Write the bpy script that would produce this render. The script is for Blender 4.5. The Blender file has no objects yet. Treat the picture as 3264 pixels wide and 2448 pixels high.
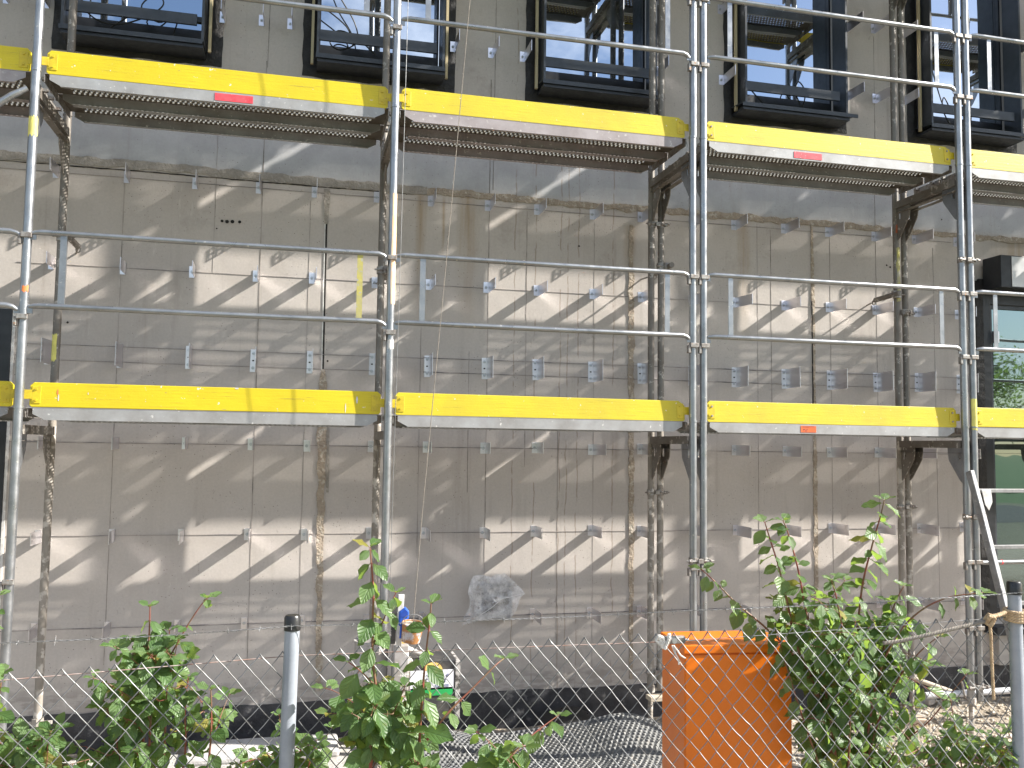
import bpy, math, random
from mathutils import Vector, Matrix, noise
random.seed(7)
S = bpy.context.scene
COL = S.collection
V = Vector
# ------------------------------------------------------------------ camera
F = 2826.0; YAW = .23676; PIT = .069685; ROL = .013573
CAM = V((1.5674, -5.647, -.3352))
fw = V((math.sin(YAW) * math.cos(PIT), math.cos(YAW) * math.cos(PIT), math.sin(PIT)))
r0 = V((math.cos(YAW), -math.sin(YAW), 0)); u0 = r0.cross(fw)
RT = r0 * math.cos(ROL) + u0 * math.sin(ROL); UP = -r0 * math.sin(ROL) + u0 * math.cos(ROL)
cd = bpy.data.cameras.new('camera'); cam = bpy.data.objects.new('camera', cd); COL.objects.link(cam)
cam.matrix_world = Matrix(((RT.x, UP.x, -fw.x, CAM.x), (RT.y, UP.y, -fw.y, CAM.y), (RT.z, UP.z, -fw.z, CAM.z), (0, 0, 0, 1)))
cd.sensor_width = 36; cd.lens = F / 3264 * 36; cd.clip_start = .05; cd.clip_end = 2000
S.camera = cam
def ray(px, py): return fw + RT * ((px - 1632) / F) - UP * ((py - 1224) / F)
def at(px, py, dep): return CAM + ray(px, py) * dep          # survey point at a depth
def onY(px, py, y):                                          # survey point on a plane parallel to the wall
    v = ray(px, py); return CAM + v * ((y - CAM.y) / v.y)
D = 1.15      # the wall
WI = .745     # inner standards
# ------------------------------------------------------------------ materials
def nt(name):
    m = bpy.data.materials.new(name); m.use_nodes = True
    t = m.node_tree; t.nodes.clear()
    out = t.nodes.new('ShaderNodeOutputMaterial')
    return m, t, out
class G:
    def __init__(s, t): s.t = t; s.geo = None
    def n(s, typ, **k):
        x = s.t.nodes.new(typ)
        for a, b in k.items(): setattr(x, a, b)
        return x
    def link(s, a, b): s.t.links.new(a, b)
    def put(s, sock, v):
        if isinstance(v, bpy.types.NodeSocket): s.link(v, sock)
        elif isinstance(v, (tuple, list)) and len(v) == 3 and sock.type == 'RGBA': sock.default_value = (*v, 1)
        else: sock.default_value = v
    def pos(s):
        if not s.geo: s.geo = s.n('ShaderNodeNewGeometry').outputs['Position']
        return s.geo
    def xyz(s):
        x = s.n('ShaderNodeSeparateXYZ'); s.link(s.pos(), x.inputs[0]); return x.outputs
    def m(s, op, a, b=0.0, c=0.0, clamp=False):
        x = s.n('ShaderNodeMath', operation=op, use_clamp=clamp)
        for i, v in enumerate((a, b, c)): s.put(x.inputs[i], v)
        return x.outputs[0]
    def scl(s, v, k):
        x = s.n('ShaderNodeVectorMath', operation='MULTIPLY'); s.put(x.inputs[0], v); x.inputs[1].default_value = k; return x.outputs[0]
    def noise(s, scale, det=4, rough=.6, vec=None, stretch=None):
        x = s.n('ShaderNodeTexNoise'); x.inputs['Scale'].default_value = scale
        x.inputs['Detail'].default_value = det; x.inputs['Roughness'].default_value = rough
        v = vec or s.pos()
        if stretch: v = s.scl(v, stretch)
        s.link(v, x.inputs['Vector']); return x.outputs['Fac']
    def ramp(s, v, lo, hi, a=0.0, b=1.0):
        x = s.n('ShaderNodeMapRange'); s.put(x.inputs[0], v)
        for i, q in enumerate((lo, hi, a, b)): x.inputs[i + 1].default_value = q
        return x.outputs[0]
    def mix(s, f, a, b, mode='MIX'):
        x = s.n('ShaderNodeMix', data_type='RGBA', blend_type=mode)
        s.put(x.inputs['Factor'], f); s.put(x.inputs['A'], a); s.put(x.inputs['B'], b); return x.outputs['Result']
    def bump(s, h, st=.3, dist=.01):
        x = s.n('ShaderNodeBump'); s.put(x.inputs['Height'], h); x.inputs['Strength'].default_value = st
        x.inputs['Distance'].default_value = dist; return x.outputs[0]
    def pbr(s, col, rough=.6, metal=0.0, normal=None, **k):
        x = s.n('ShaderNodeBsdfPrincipled'); s.put(x.inputs['Base Color'], col); s.put(x.inputs['Roughness'], rough)
        s.put(x.inputs['Metallic'], metal)
        if normal: s.link(normal, x.inputs['Normal'])
        for a, b in k.items(): s.put(x.inputs[a.replace('_', ' ')], b)
        return x.outputs[0]
MATS = {}
def mat(name, col, rough=.6, metal=0.0, col2=None, sc=8, lo=.4, hi=.6, spot=None, ssc=30, slo=.62, shi=.68, bump=.15, bsc=60, bd=.004, stretch=None, rvar=.1, **k):
    """surface with patchy second colour, splashes of a third and fine bump"""
    m, t, out = nt(name); g = G(t)
    c = (*col, 1) if False else col
    n1 = g.noise(sc, 5, .65, stretch=stretch)
    c = g.mix(g.ramp(n1, lo, hi), col, col2 or tuple(x * .8 for x in col))
    if spot: c = g.mix(g.ramp(g.noise(ssc, 3, .6), slo, shi), c, spot)
    rr = g.ramp(g.noise(sc * 2.3, 3), .3, .7, max(.02, rough - rvar), min(1, rough + rvar))
    nm = g.bump(g.noise(bsc, 4, .6, stretch=stretch), bump, bd) if bump else None
    g.link(g.pbr(c, rr, metal, nm, **k), out.inputs[0]); MATS[name] = m
    return m
galv = mat('galvanised_tube', (.34, .35, .365), .36, .8, (.22, .23, .24), 6, .35, .7, (.50, .49, .46), 34, .67, .70, .12, 90, .002)
galv_old = mat('weathered_tube', (.21, .195, .175), .55, .25, (.14, .12, .10), 4, .35, .65, (.38, .355, .32), 24, .6, .65, .3, 70, .003)
galv_lo = mat('splashed_tube', (.29, .26, .225), .7, .1, (.20, .175, .145), 4, .35, .65, (.48, .44, .39), 14, .52, .6, .4, 60, .003)
steel_deck = mat('deck_steel', (.37, .37, .37), .55, .3, (.26, .25, .24), 5, .35, .7, (.60, .58, .56), 34, .66, .7, .15, 50, .002)
steel_deck_pink = mat('deck_steel_ruddy', (.34, .305, .31), .65, .15, (.26, .225, .225), 5, .4, .65, (.5, .47, .45), 26, .63, .68, .2, 50, .002)
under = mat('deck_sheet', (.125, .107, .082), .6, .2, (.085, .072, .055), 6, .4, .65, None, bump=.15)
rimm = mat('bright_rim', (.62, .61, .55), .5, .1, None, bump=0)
cast = mat('cast_coupler', (.33, .32, .30), .5, .5, (.2, .17, .15), 30, .4, .6, (.4, .22, .12), 40, .66, .7, .3, 120)
alu = mat('aluminium_plate', (.72, .71, .74), .31, .95, (.68, .66, .70), 3, .4, .65, None, bump=0, rvar=.03)
bolt_m = mat('zinc_bolt', (.55, .57, .6), .35, .8, None, bump=0)
blackm = mat('anthracite_metal', (.014, .016, .020), .4, .1, (.02, .022, .026), 10, .4, .65, None, bump=.03)
greym = mat('grey_metal', (.05, .057, .068), .42, .2, (.038, .044, .053), 9, .4, .65, None, bump=.03)
membr = mat('black_membrane', (.008, .007, .0065), .65, 0, (.013, .011, .01), 12, .4, .6, (.05, .047, .043), 9, .68, .8, .5, 26, .02)
pine = mat('pine_batten', (.50, .43, .27), .7, 0, (.42, .34, .20), 30, .4, .6, None, stretch=(1, 1, .05))
rubber = mat('black_plastic', (.015, .015, .016), .35, 0, None, bump=.2)
postm = mat('grey_post_paint', (.31, .335, .38), .45, .1, (.25, .275, .315), 10, .4, .65, (.2, .2, .2), 70, .72, .76, .1, 120)
wirem = mat('galvanised_wire', (.20, .205, .21), .55, .3, (.14, .14, .137), 20, .4, .6, None, bump=0)
rustwire = mat('rusty_wire', (.24, .15, .12), .7, .3, (.35, .3, .28), 20, .4, .6, None, bump=0)
ropem = mat('hemp_rope', (.50, .38, .24), .9, 0, (.36, .25, .15), 60, .4, .6, None, bump=.5, bsc=200)
ropegrey = mat('weathered_rope', (.27, .24, .20), .9, 0, (.19, .165, .14), 60, .4, .6, None, bump=.5, bsc=200)
ropewhite = mat('white_rope', (.72, .70, .66), .9, 0, (.55, .52, .48), 60, .4, .6, None, bump=.4, bsc=200)
orange = mat('orange_paint', (.76, .175, .003), .36, 0, (.68, .15, .003), 3, .35, .7, (.5, .11, .005), 60, .75, .8, .05, 60, rvar=.05)
yplate = mat('yellow_steel', (.60, .45, .015), .45, .05, (.50, .37, .015), 20, .4, .6, (.35, .2, .05), 50, .68, .72, .1)
redst = mat('red_sticker', (.78, .05, .07), .5, 0, (.7, .08, .1), 20, .4, .6, (.75, .35, .35), 60, .64, .68, bump=0)
orst = mat('orange_sticker', (.85, .15, .04), .5, 0, None, bump=0)
inkm = mat('black_ink', (.03, .03, .03), .6, 0, None, bump=0)
mortar = mat('brown_mortar', (.37, .31, .24), .95, 0, (.27, .22, .17), 12, .35, .65, (.44, .39, .32), 26, .55, .62, .9, 40, .02)
mortar_g = mat('grey_mortar', (.25, .225, .195), .95, 0, (.33, .30, .26), 9, .35, .65, (.36, .33, .29), 30, .6, .66, .9, 40, .015)
chalk = mat('chalk_line', (.13, .12, .125), .9, 0, (.33, .295, .27), 4, .42, .58, None, bump=0)
seam_m = mat('panel_seam', (.15, .135, .12), .9, 0, (.33, .295, .27), 4, .40, .55, None, bump=0)
gap_m = mat('open_gap', (.02, .017, .015), .9, 0, None, bump=0)
white_m = mat('white_edge', (.66, .65, .63), .7, 0, (.5, .48, .45), 14, bump=.1)
bitum = mat('bitumen_coat', (.022, .022, .026), .55, 0, (.045, .045, .05), 7, .4, .65, (.16, .155, .15), 11, .62, .74, .6, 35, .01)
stonem = mat('limestone_gravel', (.50, .43, .33), .9, 0, (.36, .30, .235), 9, .35, .65, (.58, .54, .47), 14, .55, .62, .5, 60)
brickm = mat('sand_brick', (.52, .40, .30), .9, 0, (.44, .33, .24), 14, .4, .6, (.6, .52, .44), 25, .6, .66, .5, 60)
woodm = mat('pale_plank', (.55, .47, .36), .85, 0, (.44, .37, .28), 12, .4, .6, None, bump=.4, stretch=(.15, 1, 1))
pvc = mat('grey_pipe', (.50, .52, .55), .4, 0, (.42, .42, .43), 10, .4, .6, None, bump=.05)
concm = mat('plain_concrete', (.40, .375, .345), .9, 0, (.32, .30, .275), 5, .35, .65, (.48, .46, .43), 16, .6, .66, .3, 60)
dimp = mat('dimple_sheet_plastic', (.085, .088, .092), .6, 0, (.14, .138, .13), 4, .4, .62, (.28, .25, .21), 9, .62, .72, .1)
cable = mat('cable_rubber', (.012, .012, .014), .4, 0, None, bump=0)
stemm = mat('red_stem', (.22, .05, .035), .55, 0, (.16, .10, .05), 12, .4, .6, None, bump=.2)
barkm = mat('bark', (.13, .09, .06), .9, 0, None, bump=.6, bsc=20)
blue_m = mat('blue_plastic', (.02, .11, .55), .4, 0, None, bump=.05)
rustm = mat('rusty_pail_metal', (.45, .43, .45), .6, .2, (.36, .17, .06), 22, .42, .52, (.6, .55, .5), 30, .62, .66, .4, 50)
greyp = mat('scuffed_grey_paint', (.36, .35, .35), .6, 0, (.27, .245, .22), 9, .4, .62, (.62, .6, .56), 16, .6, .65, .2)
sandbrown = mat('mortar_crust', (.42, .34, .25), .95, 0, (.5, .44, .36), 20, bump=.8, bsc=40)
edgep = mat('splashed_edge', (.40, .38, .36), .7, 0, (.06, .055, .05), 22, .45, .55, bump=.2)
whitep = mat('white_sign_paint', (.74, .74, .78), .45, 0, (.66, .66, .7), 20, .45, .65, (.12, .12, .12), 45, .70, .72, .05)
greenp = mat('green_sign_paint', (.02, .36, .09), .5, 0, None, bump=.05)
yelsign = mat('yellow_sign_paint', (.80, .55, .16), .55, 0, (.7, .45, .12), 18, .45, .6, (.06, .05, .05), 20, .60, .63, .05)
bluegrey = mat('blue_grey_lettering', (.20, .22, .33), .5, 0, (.3, .32, .42), 40, bump=0)
darkbox = mat('dark_machine', (.03, .03, .032), .6, 0, (.07, .065, .06), 16, .4, .6, (.5, .48, .45), 30, .66, .7, .3)
scuffy = mat('scuffed_yellow_strip', (.42, .37, .09), .6, 0, (.34, .31, .14), 12, .42, .62, (.3, .31, .30), 30, .62, .68, .2)
paint_y = mat('yellow_dab', (.75, .68, .18), .6, 0, None, bump=.1)
paint_o = mat('orange_dab', (.80, .22, .06), .6, 0, None, bump=.1)
clothm = mat('grey_fleece', (.50, .49, .48), .95, 0, (.40, .38, .36), 6, .4, .6, None, bump=.4, bsc=30, bd=.02)
# yellow boards: painted wood with grain, chips and scuffs
def boardmat(name, c1, c2, seed):
    m, t, out = nt(name); g = G(t)
    tc = g.n('ShaderNodeTexCoord').outputs['Object']
    v = g.n('ShaderNodeVectorMath', operation='ADD'); g.link(tc, v.inputs[0]); v.inputs[1].default_value = (seed, 0, seed); v = v.outputs[0]
    grain = g.noise(9, 6, .7, v, (.35, 1, 9))
    c = g.mix(g.ramp(g.noise(3, 5, .6, v), .38, .66), c1, c2)
    c = g.mix(g.ramp(grain, .60, .67, 0, .7), c, (.27, .19, .03))
    c = g.mix(g.ramp(g.noise(16, 5, .7, v, (.5, 1, 2.6)), .665, .70, 0, .9), c, (.27, .20, .08))
    c = g.mix(g.ramp(g.noise(34, 3, .55, v), .70, .73), c, (.72, .68, .56))
    nm = g.bump(g.m('ADD', grain, g.m('MULTIPLY', g.noise(70, 3, .6, v), .4)), .35, .004)
    g.link(g.pbr(c, .5, 0, nm), out.inputs[0]); return m
boards = [boardmat('yellow_board_paint', (.61, .485, .008), (.53, .415, .008), 1.3),
          boardmat('yellow_board_paint_worn', (.59, .475, .014), (.49, .39, .02), 5.1),
          boardmat('yellow_board_paint_smooth', (.59, .465, .006), (.52, .405, .006), 9.7)]
# cast concrete wall with stains, form marks and two tones
def wallmat():
    m, t, out = nt('cast_concrete'); g = G(t)
    x, y, z = g.xyz()
    big = g.noise(.9, 5, .62); med = g.noise(5, 5, .65); fine = g.noise(60, 3, .6)
    c = g.mix(g.ramp(big, .32, .68), (.50, .455, .412), (.41, .368, .334))
    c = g.mix(g.ramp(med, .35, .72, 0, .5), c, (.455, .42, .395))
    c = g.mix(g.m('MULTIPLY', g.ramp(g.noise(2.6, 8, .75),   .54, .70, 0, .45), g.ramp(z, -.2, 1.2)), c, (.26, .22, .19))
    zz = g.m('ADD', z, g.m('MULTIPLY', g.m('SUBTRACT', g.noise(12, 4), .5), .07))
    slab = g.m('MULTIPLY', g.ramp(zz, 1.64, 1.70), g.ramp(z, 2.35, 2.2))
    c = g.mix(slab, c, g.mix(g.ramp(med, .35, .7), (.41, .41, .41), (.33, .33, .335)))
    # vertical run-off streaks
    st = g.noise(7, 5, .65, stretch=(1, 1, .10))
    c = g.mix(g.m('MULTIPLY', g.ramp(st, .54, .74, 0, .5), g.ramp(g.noise(1.3, 2), .4, .62)), c, (.25, .215, .18))
    st2 = g.noise(22, 4, .6, stretch=(1, 1, .04))
    c = g.mix(g.m('MULTIPLY', g.ramp(st2, .58, .74, 0, .35), g.ramp(g.noise(.8, 2, .5, stretch=(1, 1, .6)), .42, .6)), c, (.27, .23, .19))
    # ochre rust runs below the slab joint
    for X, w, zt, zb in ((2.45, .05, 1.62, .55), (2.83, .11, 1.66, .45), (2.62, .02, 1.6, 1.1), (5.22, .07, 1.62, .5), (8.1, .5, 1.62, .9), (4.2, .07, 1.5, 1.1)):
        xx = g.m('ADD', x, g.m('MULTIPLY', g.m('SUBTRACT', g.noise(4, 3, .5, stretch=(1, 1, .3)), .5), .08))
        d = g.ramp(g.m('ABSOLUTE', g.m('SUBTRACT', xx, X)), 0, w, 1, 0)
        f = g.m('MULTIPLY', d, g.m('MULTIPLY', g.ramp(z, zb, zt - .25), g.ramp(zz, zt + .02, zt - .02)))
        f = g.m('MULTIPLY', f, g.ramp(g.noise(30, 3, .6, stretch=(1, 1, .05)), .3, .6, .25, .8))
        c = g.mix(f, c, (.30, .215, .12))
    # thin drip lines low on the wall
    for X in (3.22, 3.39, 3.60, 3.66, 3.75, 4.05):
        xx = g.m('ADD', x, g.m('MULTIPLY', g.m('SUBTRACT', g.noise(3, 4, .6, stretch=(1, 1, 1)), .5), .06))
        d = g.ramp(g.m('ABSOLUTE', g.m('SUBTRACT', xx, X)), .002, .007, .75, 0)
        c = g.mix(g.m('MULTIPLY', d, g.ramp(g.noise(9, 2, .5), .38, .5)), c, (.24, .19, .15))
    # mottled darkening towards the foot of the wall
    c = g.mix(g.m('MULTIPLY', g.ramp(zz, -1.98, -2.12), g.ramp(g.noise(14, 4, .6, stretch=(.5, 1, 1.6)), .45, .55, .15, .7)), c, (.24, .215, .195))
    # pores and specks
    vor = g.n('ShaderNodeTexVoronoi'); vor.inputs['Scale'].default_value = 34; g.link(g.pos(), vor.inputs['Vector'])
    c = g.mix(g.m('MULTIPLY', g.ramp(vor.outputs['Distance'], .09, .13, 1, 0), g.ramp(g.noise(2.2, 2), .5, .6)), c, (.16, .14, .125))
    c = g.mix(g.ramp(fine, .3, .7, 0, .22), c, (.25, .23, .21))
    c = g.mix(g.m('MULTIPLY', g.ramp(g.noise(30, 6, .8, stretch=(1, 1, .5)), .60, .66, 0, .55), g.ramp(g.noise(1.7, 4, .6), .46, .6)), c, (.21, .185, .165))
    c = g.mix(g.m('MULTIPLY', g.ramp(g.noise(18, 6, .75, stretch=(1.6, 1, .3)), .60, .68, 0, .5), g.ramp(g.noise(1.1, 3, .6), .5, .62)), c, (.54, .51, .47))
    nm = g.bump(g.m('ADD', g.m('MULTIPLY', med, 1.0), g.m('MULTIPLY', fine, .16)), .35, .008)
    g.link(g.pbr(c, .88, 0, nm), out.inputs[0]); return m
wallm = wallmat()
def leafmat(name, col, col2, tr, seed):
    m, t, out = nt(name); g = G(t)
    uv = g.n('ShaderNodeUVMap').outputs[0]
    sp = g.n('ShaderNodeSeparateXYZ'); g.link(uv, sp.inputs[0])
    au = g.m('ABSOLUTE', g.m('SUBTRACT', sp.outputs[0], .5))
    ph = g.m('SUBTRACT', g.m('MULTIPLY', sp.outputs[1], 5.5), g.m('MULTIPLY', au, 5.0))
    vein = g.m('POWER', g.m('ABSOLUTE', g.m('SUBTRACT', g.m('MULTIPLY', g.m('FRACT', ph), 2), 1)), 5)
    rib = g.ramp(au, 0, .05, 1, 0)
    vv = g.m('MAXIMUM', vein, rib)
    oi = g.n('ShaderNodeNewGeometry').outputs['Random Per Island']
    c = g.mix(g.ramp(oi, .0, 1), col, col2)
    c = g.mix(g.ramp(g.noise(25, 4), .56, .72, 0, .5), c, (.13, .12, .03))
    c = g.mix(g.m('MULTIPLY', g.m('GREATER_THAN', oi, .972), .75), c, (.30, .22, .03))
    c2 = g.mix(g.m('MULTIPLY', vv, .35), c, tuple(min(1, q * 2.0 + .02) for q in col))
    nm = g.bump(g.m('MULTIPLY', vv, -1.0), .7, .003)
    p = g.pbr(c2, .42, 0, nm)
    tl = g.n('ShaderNodeBsdfTranslucent'); g.put(tl.inputs[0], g.mix(.6, c2, tr))
    mx = g.n('ShaderNodeMixShader'); mx.inputs[0].default_value = .42
    g.link(p, mx.inputs[1]); g.link(tl.outputs[0], mx.inputs[2]); g.link(mx.outputs[0], out.inputs[0]); return m
leafm = leafmat('dogwood_leaf', (.055, .120, .036), (.15, .235, .09), (.38, .54, .06), 0)
def glassmat(name, tint, refl=.55, rough=.012):
    m, t, out = nt(name); g = G(t)
    gl = g.n('ShaderNodeBsdfGlossy'); gl.inputs['Color'].default_value = (*tint, 1); gl.inputs['Roughness'].default_value = rough
    w = g.bump(g.noise(1.6, 2), .03, .05); g.link(w, gl.inputs['Normal'])
    b = g.pbr((.012, .016, .014), .1)
    lw = g.n('ShaderNodeLayerWeight'); lw.inputs[0].default_value = .35
    mx = g.n('ShaderNodeMixShader'); g.put(mx.inputs[0], g.ramp(lw.outputs['Fresnel'], 0, 1, refl, 1))
    g.link(b, mx.inputs[1]); g.link(gl.outputs[0], mx.inputs[2]); g.link(mx.outputs[0], out.inputs[0]); return m
glass = glassmat('coated_glass', (.80, .88, 1.0), .60)
glass_g = glassmat('green_coated_glass', (.50, .66, .68), .34)
def filmmat():
    m, t, out = nt('clear_film'); g = G(t)
    tr = g.n('ShaderNodeBsdfTransparent'); tr.inputs[0].default_value = (.92, .92, .93, 1)
    nm = g.bump(g.noise(14, 4, .6), .6, .02)
    p = g.pbr((.92, .91, .92), .3, 0, nm)
    mx = g.n('ShaderNodeMixShader'); g.put(mx.inputs[0], g.ramp(g.noise(15, 5, .7),   .34, .68, .16, .62))
    g.link(tr.outputs[0], mx.inputs[1]); g.link(p, mx.inputs[2]); g.link(mx.outputs[0], out.inputs[0]); return m
film = filmmat()
def groundmat(name, ca, cb, cc, sc):
    m, t, out = nt(name); g = G(t)
    c = g.mix(g.ramp(g.noise(sc, 6, .7), .35, .65), ca, cb)
    c = g.mix(g.ramp(g.noise(sc * 9, 4, .7), .5, .62), c, cc)
    nm = g.bump(g.noise(sc * 7, 5, .7), .8, .03)
    g.link(g.pbr(c, .95, 0, nm), out.inputs[0]); return m
gravelg = groundmat('gravel_ground', (.36, .30, .23), (.27, .22, .165), (.42, .38, .32), 4)
grassg = groundmat('grass_ground', (.03, .075, .012), (.05, .11, .02), (.06, .12, .03), 1)
dirtg = groundmat('dry_verge', (.12, .115, .07), (.09, .09, .05), (.17, .15, .11), 2)
asph = groundmat('asphalt', (.055, .055, .055), (.045, .045, .045), (.08, .08, .08), 3)
paving_m = groundmat('pale_paving', (.42, .40, .37), (.36, .34, .31), (.47, .45, .42), 3)
# ------------------------------------------------------------------ mesh helpers
class MB:
    def __init__(s): s.v = []; s.f = []; s.uv = None
    def add(s, vs, fs):
        o = len(s.v); s.v += [tuple(q) for q in vs]; s.f += [tuple(i + o for i in q) for q in fs]; return s
    def box(s, a, b, ax=None):
        x0, y0, z0 = a; x1, y1, z1 = b
        vs = [V((x, y, z)) for z in (z0, z1) for y in (y0, y1) for x in (x0, x1)]
        if ax: vs = [ax @ q for q in vs]
        return s.add(vs, [(0, 2, 3, 1), (4, 5, 7, 6), (0, 1, 5, 4), (2, 6, 7, 3), (0, 4, 6, 2), (1, 3, 7, 5)])
    def tube(s, pts, r, n=10, cap=True):
        pts = [V(p) for p in pts]; rs = r if isinstance(r, (list, tuple)) else [r] * len(pts)
        vs = []; fs = []; up = None
        for i, p in enumerate(pts):
            t = (pts[min(i + 1, len(pts) - 1)] - pts[max(i - 1, 0)]).normalized()
            if up is None: up = V((0, 0, 1)) if abs(t.z) < .9 else V((1, 0, 0))
            a = t.cross(up).normalized(); b = a.cross(t).normalized(); up = b
            for k in range(n):
                th = 2 * math.pi * k / n; vs.append(p + (a * math.cos(th) + b * math.sin(th)) * rs[i])
        for i in range(len(pts) - 1):
            for k in range(n):
                k2 = (k + 1) % n; fs.append((i * n + k, i * n + k2, (i + 1) * n + k2, (i + 1) * n + k))
        if cap: fs.append(tuple(range(n))[::-1]); fs.append(tuple(range((len(pts) - 1) * n, len(pts) * n)))
        return s.add(vs, fs)
    def prism(s, poly, y0, y1, plane='xz'):
        """polygon (a,b) extruded along the remaining axis"""
        n = len(poly)
        def P(a, b, c): return {'xz': (a, c, b), 'yz': (c, a, b), 'xy': (a, b, c)}[plane]
        vs = [P(a, b, y0) for a, b in poly] + [P(a, b, y1) for a, b in poly]
        fs = [tuple(range(n)), tuple(range(2 * n - 1, n - 1, -1))] + [(i, i + n, (i + 1) % n + n, (i + 1) % n) for i in range(n)]
        return s.add(vs, fs)
    def plate(s, us, vs_, holes, fn, th=None):
        """grid plate in (u,v) with cells left out; fn maps (u,v,side) to a point"""
        nu, nv = len(us), len(vs_)
        for side in ((0, 1) if th else (0,)):
            P = [fn(u, v, side) for v in vs_ for u in us]; fs = []
            for j in range(nv - 1):
                for i in range(nu - 1):
                    if (i, j) in holes: continue
                    q = (j * nu + i, j * nu + i + 1, (j + 1) * nu + i + 1, (j + 1) * nu + i)
                    fs.append(q if side == 0 else q[::-1])
            s.add(P, fs)
        if th:
            e = [(u, vs_[0]) for u in us] + [(us[-1], v) for v in vs_[1:]] + [(u, vs_[-1]) for u in us[-2::-1]] + [(us[0], v) for v in vs_[-2:0:-1]]
            n = len(e); s.add([fn(u, v, 0) for u, v in e] + [fn(u, v, 1) for u, v in e], [(i, (i + 1) % n, (i + 1) % n + n, i + n) for i in range(n)])
        return s
    def build(s, name, m, parent=None, smooth=False, bevel=0, label=None):
        me = bpy.data.meshes.new(name); me.from_pydata(s.v, [], s.f); me.materials.append(m)
        if s.uv:
            l = me.uv_layers.new(name='UVMap')
            for lp in me.loops: l.data[lp.index].uv = s.uv[lp.vertex_index]
        if smooth:
            me.polygons.foreach_set('use_smooth', [True] * len(me.polygons))
            try: me.set_sharp_from_angle(angle=math.radians(40))
            except Exception: pass
        me.update(); me.validate()
        o = bpy.data.objects.new(name, me); COL.objects.link(o)
        if parent: o.parent = parent
        if bevel:
            b = o.modifiers.new('bevel', 'BEVEL'); b.width = bevel; b.segments = 2; b.limit_method = 'ANGLE'
        if label: o['label'] = label
        return o
def tag(o, label=None, cat=None, group=None, kind=None):
    if label: o['label'] = label
    if cat: o['category'] = cat
    if group: o['group'] = group
    if kind: o['kind'] = kind
    return o
def empty(name, loc, rz=0):
    o = bpy.data.objects.new(name, None); COL.objects.link(o); o.location = loc; o.rotation_euler = (0, 0, rz); o.empty_display_size = .1
    return o
CH = {}
def kids(o): return [c for c in COL.objects if c.parent == o]
def copy_tree(o, parent=None, cache=None):
    c = o.copy(); COL.objects.link(c)
    if parent: c.parent = parent
    if o.name not in CH: CH[o.name] = kids(o)
    for ch in CH[o.name]: copy_tree(ch, c)
    return c
ORD = ['first', 'second', 'third', 'fourth', 'fifth', 'sixth', 'seventh', 'eighth', 'ninth', 'tenth', 'eleventh', 'twelfth', 'thirteenth', 'fourteenth', 'fifteenth', 'sixteenth', 'seventeenth', 'eighteenth']
def arc(c, r, a0, a1, n, ax='xy', k=1.0):
    out = []
    for i in range(n + 1):
        a = math.radians(a0 + (a1 - a0) * i / n); out.append((c[0] + r * math.cos(a), c[1] + r * k * math.sin(a)))
    return out
# ------------------------------------------------------------------ light
sd = V((3.45, -1.0, 2.42)).normalized()
sl = bpy.data.lights.new('sun', 'SUN'); sl.energy = 5.0; sl.angle = math.radians(.53); sl.color = (1.0, .955, .88)
so = bpy.data.objects.new('sun', sl); COL.objects.link(so); so.rotation_euler = sd.to_track_quat('Z', 'Y').to_euler()
w = bpy.data.worlds.new('World'); S.world = w; w.use_nodes = True; t = w.node_tree; t.nodes.clear(); g = G(t)
sky = g.n('ShaderNodeTexSky', sky_type='NISHITA', sun_disc=False); sky.sun_elevation = math.asin(sd.z); sky.sun_rotation = math.atan2(sd.x, sd.y)
tc = g.n('ShaderNodeTexCoord').outputs['Generated']
sx = g.n('ShaderNodeSeparateXYZ'); g.link(tc, sx.inputs[0])
cv = g.n('ShaderNodeVectorMath', operation='DIVIDE'); g.link(tc, cv.inputs[0])
dn = g.n('ShaderNodeCombineXYZ'); zc = g.m('ADD', g.m('MAXIMUM', sx.outputs[2], .02), .25)
for i in range(3): g.link(zc, dn.inputs[i])
g.link(dn.outputs[0], cv.inputs[1])
cl = g.m('MULTIPLY', g.ramp(g.noise(2.2, 7, .6, cv.outputs[0]), .47, .64), g.ramp(sx.outputs[2], -.02, .08))
col = g.mix(cl, sky.outputs[0], (8.0, 8.4, 9.0))
bg = g.n('ShaderNodeBackground'); g.link(col, bg.inputs[0]); bg.inputs[1].default_value = .078
wo = g.n('ShaderNodeOutputWorld'); g.link(bg.outputs[0], wo.inputs[0])
S.view_settings.view_transform = 'Standard'; S.view_settings.look = 'None'; S.view_settings.exposure = 1.44; S.view_settings.gamma = 1
S.cycles.max_bounces = 8; S.cycles.diffuse_bounces = 4; S.cycles.glossy_bounces = 4; S.cycles.transparent_max_bounces = 8
S.cycles.caustics_reflective = True; S.cycles.sample_clamp_indirect = 14; S.cycles.blur_glossy = 0
# ------------------------------------------------------------------ ground
GZ = -2.49
def gh(x, y):
    if y > -.95: z = GZ
    elif y < -1.9: z = -1.95
    else: k = (y + 1.9) / .95; k = k * k * (3 - 2 * k); z = -1.95 + (GZ + 1.95) * k
    return z
b = MB(); xs = [-60, -20, -8] + [-4 + .25 * i for i in range(61)] + [14, 20, 60]; ys = [-1.9 + .1 * i for i in range(11)] + [-.8 + .12 * i for i in range(20)] + [3]
ys = [-5] + ys
P = [(x, y, gh(x, y) + (noise.noise(V((x * 1.7, y * 1.7, 0))) * .03 if -1 < y < 1.3 and -4 < x < 11.5 else 0)) for y in ys for x in xs]; nx = len(xs)
b.add(P, [(j * nx + i, j * nx + i + 1, (j + 1) * nx + i + 1, (j + 1) * nx + i) for j in range(len(ys) - 1) for i in range(nx - 1)])
tag(b.build('ground', gravelg, smooth=True), kind='structure')
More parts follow.
